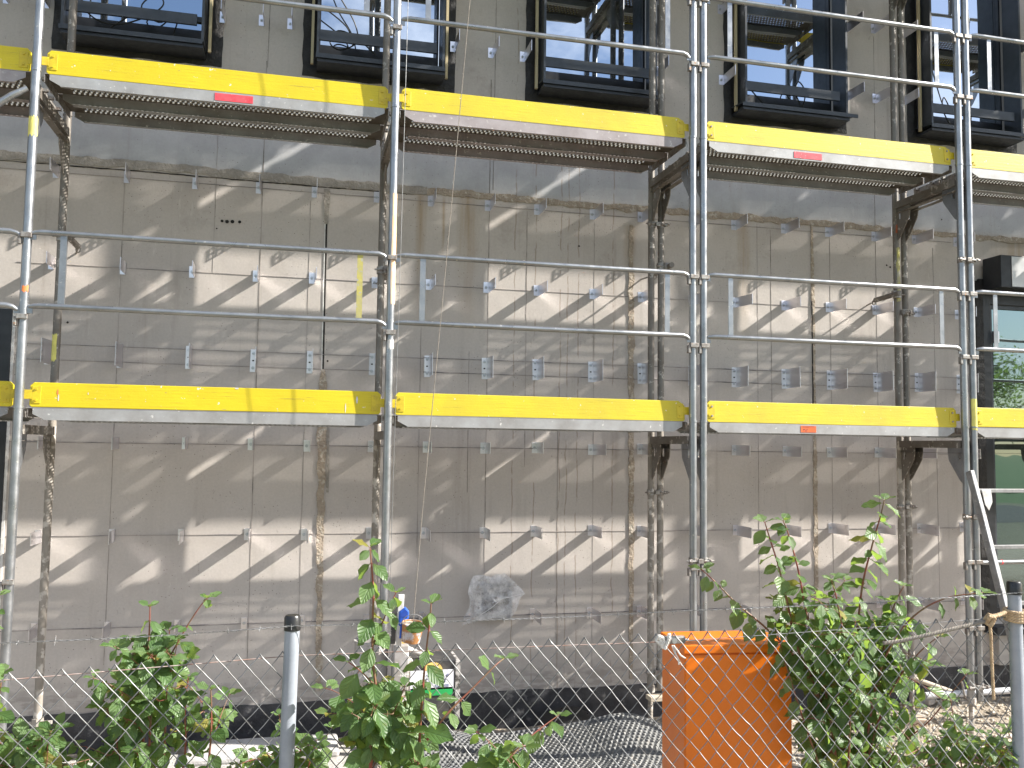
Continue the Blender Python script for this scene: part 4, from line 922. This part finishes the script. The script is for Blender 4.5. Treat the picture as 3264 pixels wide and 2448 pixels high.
tag(wr, 'frayed white rope knotted to the fence wire at the cabinet corner', 'rope')
# hemp rope to the right fence post
e = lambda x, y, d_: at(2176 + x * .49187, 1632 + y * .49187, d_)
rp = empty('hemp_rope', e(2000, 690, 3.33)); ro = rp.location.copy()
strand([e(1300, 850, 3.30), e(1400, 838, 3.30), e(1600, 795, 3.30), e(1760, 755, 3.31), e(1960, 708, 3.33)], .0075, ropegrey, 'stretched_length', rp, ro, .035)
strand([e(1990, 720, 3.33), e(1998, 800, 3.33), e(2003, 950, 3.33), e(2010, 1100, 3.33), e(2016, 1215, 3.33)], .006, ropem, 'hanging_end', rp, ro, .03)
strand([e(1960, 700, 3.34), e(1985, 665, 3.32), e(2020, 690, 3.31), e(2000, 735, 3.32), e(1970, 720, 3.33), e(1990, 680, 3.31), e(2040, 670, 3.33), e(2090, 650, 3.37)], .008, ropem, 'knot', rp, ro, .03)
for k in range(4):
    strand([V((FB.x + .034 * math.cos(a), FB.y + .034 * math.sin(a), e(2150, 640 + k * 17, 3.4).z + .004 * math.sin(a))) for a in [math.radians(i * 24) for i in range(16)]], .0075, ropem, 'wrapped_turn', rp, ro, .03)
tag(rp, 'brown hemp rope wrapped round the right fence post, one end hanging down', 'rope')
# ------------------------------------------------------------------ orange cabinet
ex = V((.432, -.104, 0)).normalized(); ey = V((-ex.y, ex.x, 0)); c0 = V((3.123, -2.253, 0))
cab = empty('orange_cabinet', (c0.x, c0.y, -1.97), math.atan2(ex.y, ex.x) + math.radians(8)); ztc = -1.134 + 1.97
W_, Dp = .460, .30
b = MB(); b.box((0, .006, .06), (W_, Dp, ztc - .035)); b.build('body', orange, cab, bevel=.004)
b = MB(); b.box((.004, 0, .07), (W_ - .004, .0052, ztc - .040)); b.build('door', orange, cab, bevel=.002)
b = MB(); b.prism([(-.006, ztc - .033), (Dp + .006, ztc - .03), (Dp + .006, ztc - .008), (-.006, ztc)], -.006, W_ + .006, 'yz'); b.build('lid', orange, cab, bevel=.003)
b = MB(); b.box((-.012, .03, 0), (W_ - .01, Dp - .02, .058)); b.build('plinth', mat('brown_plinth', (.10, .045, .03), .7), cab)
tag(cab, 'orange metal street cabinet behind the wire mesh, dappled by leaf shadows', 'cabinet')
# ------------------------------------------------------------------ dimpled sheet
b = MB(); NU, NV = 60, 34; sp = .034; sub = 5
pa, pb = V((1.95, .12)), V((4.25, .12))
def sheet(u, v):
    x = 2.05 + u * 2.15; y = -.50 + v * 1.25 + .12 * math.sin(u * 5)
    z = GZ + .085 + .03 * math.sin(u * 7.5 + v * 2.2) * (0.4 + v) + .06 * noise.noise(V((u * 4, v * 3, 2))) + .05 * max(0, v - .5) * (1 + math.sin(u * 9))
    if u > .70: z += .03 * math.sin((u - .70) * 14) * (1 - abs(v - .5))
    return V((x + .10 * v, y, max(z, GZ + .045)))
nu, nv = NU * sub + 1, NV * sub + 1; vs = []
for j in range(nv):
    for i in range(nu):
        p = sheet(i / (nu - 1), j / (nv - 1)); fi, fj = (i / sub) % 1, (j / sub) % 1; fi = (i / sub + (.5 if int(j / sub) % 2 else 0)) % 1
        d = max(0, 1 - math.hypot(fi - .5, fj - .5) / .40); vs.append(p - V((0, 0, .024 * min(1, d * 2.6))))
b.add(vs, [(j * nu + i, j * nu + i + 1, (j + 1) * nu + i + 1, (j + 1) * nu + i) for j in range(nv - 1) for i in range(nu - 1)])
o = b.build('dimple_sheet', dimp, smooth=True); tag(o, 'crumpled grey dimpled drainage sheet lying on the ground in front of the wall', 'drainage sheet')
b = MB(); nn = 16
fl = [(tile_x, tile_y) for tile_x, tile_y in ((1250, 1340), (1340, 1295), (1430, 1262), (1530, 1262), (1600, 1300))]
pp = [onY(1088 + x * .49187, 1632 + y * .49187, .95) for x, y in fl]
b.add([q for p_ in pp for q in (p_, p_ + V((.08, -.22, -.06)), p_ + V((.1, -.24, -.075)))], [(3 * i, 3 * i + 3, 3 * i + 4, 3 * i + 1) for i in range(len(pp) - 1)] + [(3 * i + 1, 3 * i + 4, 3 * i + 5, 3 * i + 2) for i in range(len(pp) - 1)])
o = b.build('folded_sheet', rubber, smooth=True); tag(o, 'curled black sheet edge behind the dimpled drainage sheet', 'sheet')
# ------------------------------------------------------------------ things on the gravel at the right
def gp_(px, py, z=GZ): v = ray(px, py); return CAM + v * ((z - CAM.z) / v.z)
def tb(x, y): return (2176 + x * .49187, 1632 + y * .49187)
p = gp_(*tb(1500, 1390)); o = MB().box((-.11, -.05, 0), (.11, .06, .075)).build('brick', brickm, bevel=.008); o.location = p + V((-.03, 0, .0)); o.rotation_euler = (0, .05, -.25); tag(o, 'sand-coloured brick lying on the gravel', 'brick')
p = gp_(*tb(1960, 1570)); o = MB().box((-.32, -.10, 0), (.32, .12, .045)).build('plank', woodm, bevel=.004); o.location = (p.x + .02, p.y + .06, GZ + .0); o.rotation_euler = (0, 0, -.05); tag(o, 'pale plank under the right outer scaffold post', 'plank')
p = gp_(*tb(1830, 1640)); o = MB().box((-.30, -.01, 0), (.30, .01, .05)).build('steel_edge', mat('rusty_edge', (.16, .10, .08), .8), None); o.location = (p.x, p.y + .05, GZ + .01); o.rotation_euler = (0, 0, -.5); tag(o, 'rusty steel strip beside the pale plank', 'steel strip')
p0 = onY(*tb(1570, 1190), .55); p1 = onY(*tb(2140, 1155), .55); o = MB().tube([p0, p1, p1 + (p1 - p0) * .3], .026, 16).build('pipe', pvc, smooth=True); tag(o, 'light grey plastic pipe lying along the wall foot at the right', 'pipe')
p0 = onY(*tb(1470, 1068), .80); p1 = onY(*tb(1740, 1165), .72); o = MB().tube([p0, p1], .02, 10).build('timber_strut', woodm, smooth=True); tag(o, 'pale slanting strut from the inner post foot down to the grey pipe', 'strut')
p0 = onY(*tb(1808, 1100), .35); p1 = onY(*tb(1830, 1200), .35); o = MB().tube([p0, p1, p1 + V((.03, 0, 0))], .008, 8).build('steel_pin', cast, smooth=True); tag(o, 'rusty steel pin stuck in the ground before the grey pipe', 'pin')
for i, (x, y, s, lb) in enumerate(((1590, 1215, .05, 'square grey stone block at the left end of the grey pipe'), (1450, 1330, .06, 'flat pale stone slab left of the brick'))):
    p = gp_(*tb(x, y + 30)); o = MB().box((-s, -s * .8, 0), (s, s * .8, s)).build('stone_block', concm, bevel=.01); o.location = (p.x, p.y, GZ); o.rotation_euler = (0, 0, .4 + i); tag(o, lb, 'stone')
p = V((4.30, .745, GZ)); o = MB().box((-.16, -.14, 0), (.20, .12, .05)).build('timber_pad', woodm, bevel=.006); o.location = (4.25, .70, GZ - .025); tag(o, 'timber pad under the central inner posts', 'plank')
p = onY(*(1088 + 2070 * .49187, 1632 + 1185 * .49187), .60); o = MB().box((-.10, -.05, -.035), (.12, .05, 0)).build('timber_block', woodm, bevel=.005); o.location = p; tag(o, 'short timber block held at the central inner posts left of the orange cabinet', 'block')
# small concrete pieces left
p = gp_(850, 2420); o = MB().box((-.5, -.16, 0), (.5, .2, .06)).build('concrete_slab', clothm, bevel=.02); o.location = (p.x - .02, p.y, GZ + .03); tag(o, 'pale slab on the ground right of the left shrub', 'slab')
# ladder
ladm = mat('dull_ladder_aluminium', (.29, .29, .29), .5, .4, (.22, .215, .21), 14, .4, .6, (.5, .48, .44), 40, .66, .7, .15)
ld = empty('ladder', at(3240, 2300, 5.0)); lo = ld.location.copy(); yl2 = -.32
def lp(mb, n_, m, **k): mb.v = [(v[0] - lo.x, v[1] - lo.y, v[2] - lo.z) for v in mb.v]; return mb.build(n_, m, ld, **k)
Ls = [onY(3091, 1502, -.12), onY(3128, 1640, -.22), onY(3213, 1980, -.48), onY(3290, 2290, -.72)]
off = V((.52, 0, 0))
for q_ in (V((0, 0, 0)), off):
    b = MB(); pts = [p_ + q_ for p_ in Ls]
    for (p_, n2) in zip(pts[:-1], pts[1:]):
        t_ = (n2 - p_).normalized(); a = V((0, 1, 0)).cross(t_).normalized() * .017; c_ = a.cross(t_).normalized() * .028
        b.add([p_ + a + c_, p_ - a + c_, p_ - a - c_, p_ + a - c_, n2 + a + c_, n2 - a + c_, n2 - a - c_, n2 + a - c_], [(0, 1, 5, 4), (1, 2, 6, 5), (2, 3, 7, 6), (3, 0, 4, 7), (0, 3, 2, 1), (4, 5, 6, 7)])
    lp(b, 'stile', ladm if q_.x == 0 else mat('worn_ladder', (.5, .47, .42), .5, .4, (.6, .35, .1), 12), bevel=.004)
for k in range(5):
    tpy = 1564 + k * 180; kx = (tpy - 1502) / (2290 - 1502); p_ = onY(3091 + (3290 - 3091) * kx, tpy, -.12 - .6 * kx)
    lp(MB().box((p_.x, p_.y - .015, p_.z - .014), (p_.x + .53, p_.y + .015, p_.z + .014)), 'rung', ladm, bevel=.003)
b = MB(); p_ = onY(3140, 1600, -.19); b.prism([(p_.x - .03, p_.z + .09), (p_.x + .05, p_.z + .09), (p_.x + .06, p_.z + .0), (p_.x + .03, p_.z - .06), (p_.x, p_.z - .02)], p_.y - .004, p_.y + .002); lp(b, 'hinge_plate', white_m)
tag(ld, 'aluminium ladder leaning against the scaffold at the right edge', 'ladder')
# ------------------------------------------------------------------ shrubs
class Shrub:
    def __init__(s): s.L = MB(); s.L.uv = []; s.S = MB(); s.pts = []
    def leaf(s, p, d, up, ln):
        d = d.normalized(); side = d.cross(up).normalized(); nn_ = side.cross(d).normalized(); ln *= random.choice((1.0, 1.25, 1.35, 1.5)); wd = ln * random.uniform(.60, .72)
        n = 7; curl = random.uniform(.1, .5); fold = random.uniform(.05, .35); base = len(s.L.v); tw = random.uniform(-.3, .3)
        prof = [0, .52, .88, 1.0, .86, .5, 0]
        pet = ln * .12; vs = []; uv = []
        for i in range(n):
            t_ = i / (n - 1); c = p + d * (pet + ln * t_) - nn_ * (curl * ln * t_ * t_ * .6); wv = wd / 2 * prof[i]
            sd = side * math.cos(tw * t_) + nn_ * math.sin(tw * t_)
            wave = math.sin(i * 2.3 + ln * 300) * .05 * ln
            vs += [c - sd * wv + nn_ * (fold * wv + wave), c - sd * wv * .5 + nn_ * (fold * wv * .35), c, c + sd * wv * .5 + nn_ * (fold * wv * .35), c + sd * wv + nn_ * (fold * wv - wave)]
            uv += [(.5 + q_ * .5 * max(prof[i], .05), t_) for q_ in (-1, -.5, 0, .5, 1)]
        s.L.add(vs, [(i * 5 + k, i * 5 + k + 1, (i + 1) * 5 + k + 1, (i + 1) * 5 + k) for i in range(n - 1) for k in range(4)]); s.L.uv += uv
        s.S.tube([p, p + d * pet], .0012, 4, False)
    def twig_anchor(s, p):
        c = [q for q in s.pts if q.z < p.z + .02] or s.pts
        return min(c, key=lambda q: (q - p).length + .5 * abs(q.z - p.z + .06))
    def stem(s, pts, r0, r1, leaf0=.15, step=.045, ln=.055, tip=True, dens=1.0, anchor=True):
        P = []
        for k in range(len(pts) - 1):
            p0, p1, p2, p3 = pts[max(k - 1, 0)], pts[k], pts[k + 1], pts[min(k + 2, len(pts) - 1)]
            for q_ in range(5):
                t_ = q_ / 5; P.append(.5 * ((2 * p1) + (-p0 + p2) * t_ + (2 * p0 - 5 * p1 + 4 * p2 - p3) * t_ ** 2 + (-p0 + 3 * p1 - 3 * p2 + p3) * t_ ** 3))
        P.append(pts[-1].copy()); n = len(P)
        s.S.tube(P, [r0 + (r1 - r0) * i / (n - 1) for i in range(n)], 6)
        if anchor: s.pts += P[::2]
        acc = 0; tot = sum((P[i + 1] - P[i]).length for i in range(n - 1)); run = 0; az = random.uniform(0, 6.28); nxt = tot * leaf0
        for i in range(n - 1):
            sg_ = P[i + 1] - P[i]; l_ = sg_.length; t_ = sg_.normalized()
            while nxt <= run + l_:
                p = P[i] + sg_ * ((nxt - run) / l_); az += 1.57 + random.uniform(-.35, .35)
                a = t_.cross(V((.3, 1, .2))).normalized(); c = t_.cross(a); k = nxt / tot; sz = ln * (1.08 if k < .85 else 1.0 - 1.6 * (k - .85)) * random.uniform(.72, 1.15)
                for q_ in (0, math.pi):
                    if random.random() > dens: continue
                    out = (a * math.cos(az + q_) + c * math.sin(az + q_)); d = (out * .9 + t_ * .2 + V((0, 0, random.uniform(-1.3, -.1)))).normalized(); s.leaf(p, d, (V((.25, -.75, .8)) + out * .5 + V((random.uniform(-.4, .4), random.uniform(-.4, .4), 0))).normalized(), sz)
                nxt += step * random.uniform(.8, 1.25)
            run += l_
        if tip:
            for q_ in (0, 2.2, 4.3): d = (V((math.cos(q_ + az), math.sin(q_ + az), .25)) + t_ * .3).normalized(); s.leaf(P[-1], d, V((0, -.4, 1)).normalized(), ln * random.uniform(.55, .8))
        return P
    def twigs(s, n, region, dep, ln, lenr=(.06, .16)):
        """short side twigs carrying leaves, inside a px polygon-ish set of ellipses"""
        for i in range(n):
            e_ = random.choice(region); a = random.uniform(0, 6.28); r_ = math.sqrt(random.random())
            p = at(e_[0] + e_[2] * r_ * math.cos(a), e_[1] + e_[3] * r_ * math.sin(a), random.uniform(*dep)); d = V((random.uniform(-1, 1), random.uniform(-1, 1), random.uniform(-.1, .9))).normalized()
            l_ = random.uniform(*lenr); q_ = s.twig_anchor(p); s.stem([q_, q_.lerp(p, .5) + V((0, 0, .01)), p, p + d * l_ * .6, p + d * l_ + V((0, 0, -.01))], .0022, .0009, .3, .036, ln, True, .9, False)
    def done(s, base, label):
        o = empty('dogwood_shrub', base)
        for mb, nm, m in ((s.S, 'stems', stemm), (s.L, 'foliage', leafm)):
            uv = mb.uv; mb.v = [(v[0] - base.x, v[1] - base.y, v[2] - base.z) for v in mb.v]; mb.build(nm, m, o, smooth=True)
        tag(o, label, 'shrub', None); return o
def P3(lst, dep): return ([V((at(*lst[0], dep if not isinstance(dep, (list, tuple)) else dep[0]).x, at(*lst[0], dep if not isinstance(dep, (list, tuple)) else dep[0]).y, -1.97))] if lst[0][1] >= 2600 else []) + [at(x, y, dep if not isinstance(dep, (list, tuple)) else dep[0] + (dep[1] - dep[0]) * i / (len(lst) - 1)) for i, (x, y) in enumerate(lst)]
random.seed(21)
# left shrub
s = Shrub(); dp = 2.95
s.stem(P3([(450, 2600), (455, 2400), (462, 2250), (470, 2120), (476, 2010), (478, 1935)], dp), .006, .002, .12, .042, .052)
s.stem(P3([(470, 2600), (480, 2300), (500, 2170), (560, 2060), (600, 1990), (640, 1930), (660, 1908)], [2.95, 3.0]), .005, .0015, .2, .05, .047, True, .45)
s.stem(P3([(640, 2600), (668, 2400), (674, 2280), (672, 2200)], 3.0), .006, .002, .1, .042, .05)
s.stem(P3([(400, 2600), (380, 2400), (350, 2290), (330, 2230)], 2.95), .005, .002, .1, .04, .05)
s.stem(P3([(560, 2600), (590, 2400), (590, 2270), (600, 2160)], 3.0), .005, .002, .1, .04, .05)
s.stem(P3([(520, 2500), (530, 2250), (535, 2100), (540, 2010)], 3.0), .004, .0015, .2, .042, .05)
s.stem(P3([(480, 2300), (430, 2180), (410, 2100)], 2.95), .003, .0015, .2, .04, .052)
s.twigs(20, [(480, 2350, 130, 110), (440, 2200, 60, 70), (560, 2200, 60, 70), (670, 2330, 50, 90), (400, 2400, 90, 60)], (2.88, 3.15), .05)
s.twigs(8, [(480, 2100, 60, 80)], (2.9, 3.0), .05)
s.done(at(470, 2600, 2.95), 'leafy dogwood shrub behind the fence left of the left fence post')
s = Shrub()
s.stem(P3([(-40, 2600), (-20, 2300), (0, 2200), (5, 2150)], 2.75), .004, .002, .1, .045, .05); s.stem(P3([(-60, 2600), (-40, 2100), (-15, 1960), (-4, 1900)], 2.7), .003, .0015, .6, .05, .05); s.stem(P3([(110, 2600), (120, 2420), (140, 2360)], 2.9), .004, .002, .3, .045, .05)
s.twigs(22, [(50, 2410, 110, 60), (160, 2440, 80, 40)], (2.7, 3.0), .05)
s.done(at(20, 2600, 2.8), 'low dogwood shrub in the bottom left corner')
# middle shrub
s = Shrub()
s.stem(P3([(1170, 2600), (1185, 2400), (1200, 2230), (1188, 2100), (1188, 1980), (1190, 1880), (1182, 1780), (1180, 1745)], 2.78), .007, .002, .08, .052, .060)
s.stem(P3([(1330, 2600), (1335, 2400), (1345, 2230), (1358, 2080), (1370, 1980), (1374, 1925)], 2.80), .006, .002, .08, .052, .056)
s.stem(P3([(1188, 2060), (1225, 1970), (1262, 1890)], 2.80), .003, .0015, .2, .042, .05, True, .8)
s.stem(P3([(1200, 2190), (1150, 2140), (1110, 2110)], 2.76), .003, .0015, .2, .05, .055, True, .8)
s.stem(P3([(1360, 2360), (1430, 2270), (1510, 2190), (1580, 2120), (1605, 2100)], [2.8, 2.95]), .004, .0015, .1, .06, .052, True, .75)
s.stem(P3([(1560, 2500), (1630, 2410), (1700, 2340), (1780, 2280)], [2.8, 2.95]), .004, .0015, .1, .055, .05, True, .8)
s.stem(P3([(1200, 2380), (1260, 2260), (1290, 2190)], 2.8), .003, .0015, .1, .045, .054)
s.twigs(22, [(1170, 2390, 110, 70), (1330, 2400, 110, 80), (1160, 2240, 50, 70), (1250, 2330, 90, 60)], (2.75, 3.05), .052)
s.twigs(5, [(1620, 2440, 120, 30)], (2.76, 2.9), .052)
s.done(at(1260, 2600, 2.8), 'tall dogwood shrub in front of the fence left of centre')
s = Shrub()
for a_, b_ in ((890, 2280), (960, 2380), (1010, 2360), (850, 2400)): s.stem(P3([(940, 2600), ((940 + a_) / 2, 2470), (a_, b_)], 3.08), .004, .0015, .4, .04, .042)
s.twigs(14, [(900, 2430, 90, 40), (970, 2410, 100, 50)], (2.98, 3.2), .042)
s.done(at(950, 2600, 3.05), 'small dogwood seedling low beside the left fence post')
# right shrub
s = Shrub()
dd = [3.60, 3.50]
s.stem(P3([(2690, 2600), (2640, 2330), (2560, 2130), (2450, 2010), (2350, 1925), (2280, 1855), (2236, 1815)], dd), .007, .002, .35, .046, .056, True, .9)
s.stem(P3([(2680, 2600), (2620, 2250), (2540, 2060), (2510, 1920), (2480, 1800), (2455, 1720), (2438, 1665)], dd), .007, .002, .3, .038, .060)
s.stem(P3([(2690, 2600), (2630, 2200), (2575, 1980), (2545, 1820), (2512, 1700), (2496, 1660)], dd), .006, .002, .35, .042, .056, True, .9)
s.stem(P3([(2710, 2600), (2690, 2250), (2730, 2020), (2750, 1860), (2785, 1720), (2808, 1640), (2818, 1595)], 3.68), .007, .002, .25, .038, .060)
s.stem(P3([(2730, 2600), (2790, 2200), (2850, 2040), (2930, 1950), (3020, 1905), (3100, 1893), (3130, 1890)], [3.7, 3.6]), .006, .0018, .3, .055, .058, True, .75)
s.stem(P3([(2700, 2600), (2710, 2150), (2680, 1980), (2665, 1900), (2650, 1850)], 3.56), .006, .002, .35, .036, .056)
s.stem(P3([(2720, 2600), (2800, 2300), (2860, 2170), (2930, 2080), (2990, 2030)], 3.68), .005, .002, .3, .05, .054, True, .85)
s.stem(P3([(2660, 2600), (2580, 2350), (2540, 2230), (2500, 2100), (2470, 1990)], 3.52), .005, .002, .4, .045, .056)
s.stem(P3([(2750, 2600), (2850, 2400), (2960, 2300), (3040, 2200), (3080, 2150)], 3.7), .004, .0018, .3, .06, .052, True, .6)
s.stem(P3([(2740, 2600), (2790, 2250), (2820, 2050), (2850, 1930), (2880, 1870)], 3.74), .005, .002, .3, .040, .056)
s.twigs(20, [(2650, 2180, 70, 120), (2640, 2050, 80, 80), (2620, 2260, 60, 90), (2600, 1960, 60, 50)], (3.42, 3.66), .054)
s.twigs(24, [(2750, 2180, 90, 120), (2720, 2050, 100, 90), (2740, 2290, 110, 110), (2820, 2120, 80, 120), (2850, 2210, 60, 90)], (3.66, 3.95), .058)
s.twigs(24, [(2680, 2400, 110, 60), (2790, 2420, 120, 60), (2880, 2370, 80, 70), (2780, 2020, 110, 70)], (3.6, 3.9), .054)
s.done(at(2700, 2650, 3.5), 'tall wide dogwood shrub right of the orange cabinet')
s = Shrub()
for a_, b_ in ((3080, 2330), (3190, 2340), (2990, 2370), (3150, 2420), (3030, 2230)): s.stem(P3([(3100, 2600), ((3100 + a_) / 2, 2440), (a_, b_)], 3.5), .004, .0015, .45, .05, .048)
s.twigs(14, [(3130, 2400, 110, 50), (3190, 2430, 70, 40), (2990, 2410, 90, 50)], (3.35, 3.65), .047)
s.done(at(3100, 2600, 3.5), 'low dogwood shrub in the bottom right corner')
# ------------------------------------------------------------------ trees across the road (seen in the door glass)
def tree(x, y, h, lab, seed):
    random.seed(seed); o = empty('tree', (x, y, -1.95)); b = MB(); b.tube([(0, 0, 0), (.05, 0, h * .3), (0, .05, h * .6), (0, 0, h * .9)], [.13, .1, .07, .02], 8)
    tips = []
    for i in range(22):
        z = h * random.uniform(.25, .85); a = random.uniform(0, 6.28); l_ = h * .28 * (1.1 - z / h) * 1.7; e_ = V((math.cos(a) * l_, math.sin(a) * l_, z + l_ * .5)); b.tube([(0, 0, z), V((0, 0, z)).lerp(e_, .5) + V((0, 0, .1)), e_], [.04, .025, .01], 5); tips.append(e_); tips.append(V((0, 0, z)).lerp(e_, .6))
    b.build('trunk', barkm, o); c = MB(); c.uv = []
    for e_ in tips:
        for k in range(90):
            p = e_ + V((random.gauss(0, .35), random.gauss(0, .35), random.gauss(0, .28))); a, d = V([random.gauss(0, 1) for _ in range(3)]).normalized() * .08, V([random.gauss(0, 1) for _ in range(3)]).normalized() * .05
            c.add([p - a, p - d, p + a, p + d], [(0, 1, 2, 3)]); c.uv += [(.5, 0), (.2, .5), (.5, 1), (.8, .5)]
    c.build('crown', leafm, o); tag(o, lab, 'tree')
tree(29, -23, 6.2, 'young tree mirrored in the glass of the right door', 3)
tree(38, -26, 7.0, 'taller tree mirrored farther right in the door glass', 4)
for o in COL.objects:
    if o.type == 'MESH' and o.parent is None and 'kind' not in o and 'label' not in o: print('UNTAGGED', o.name)
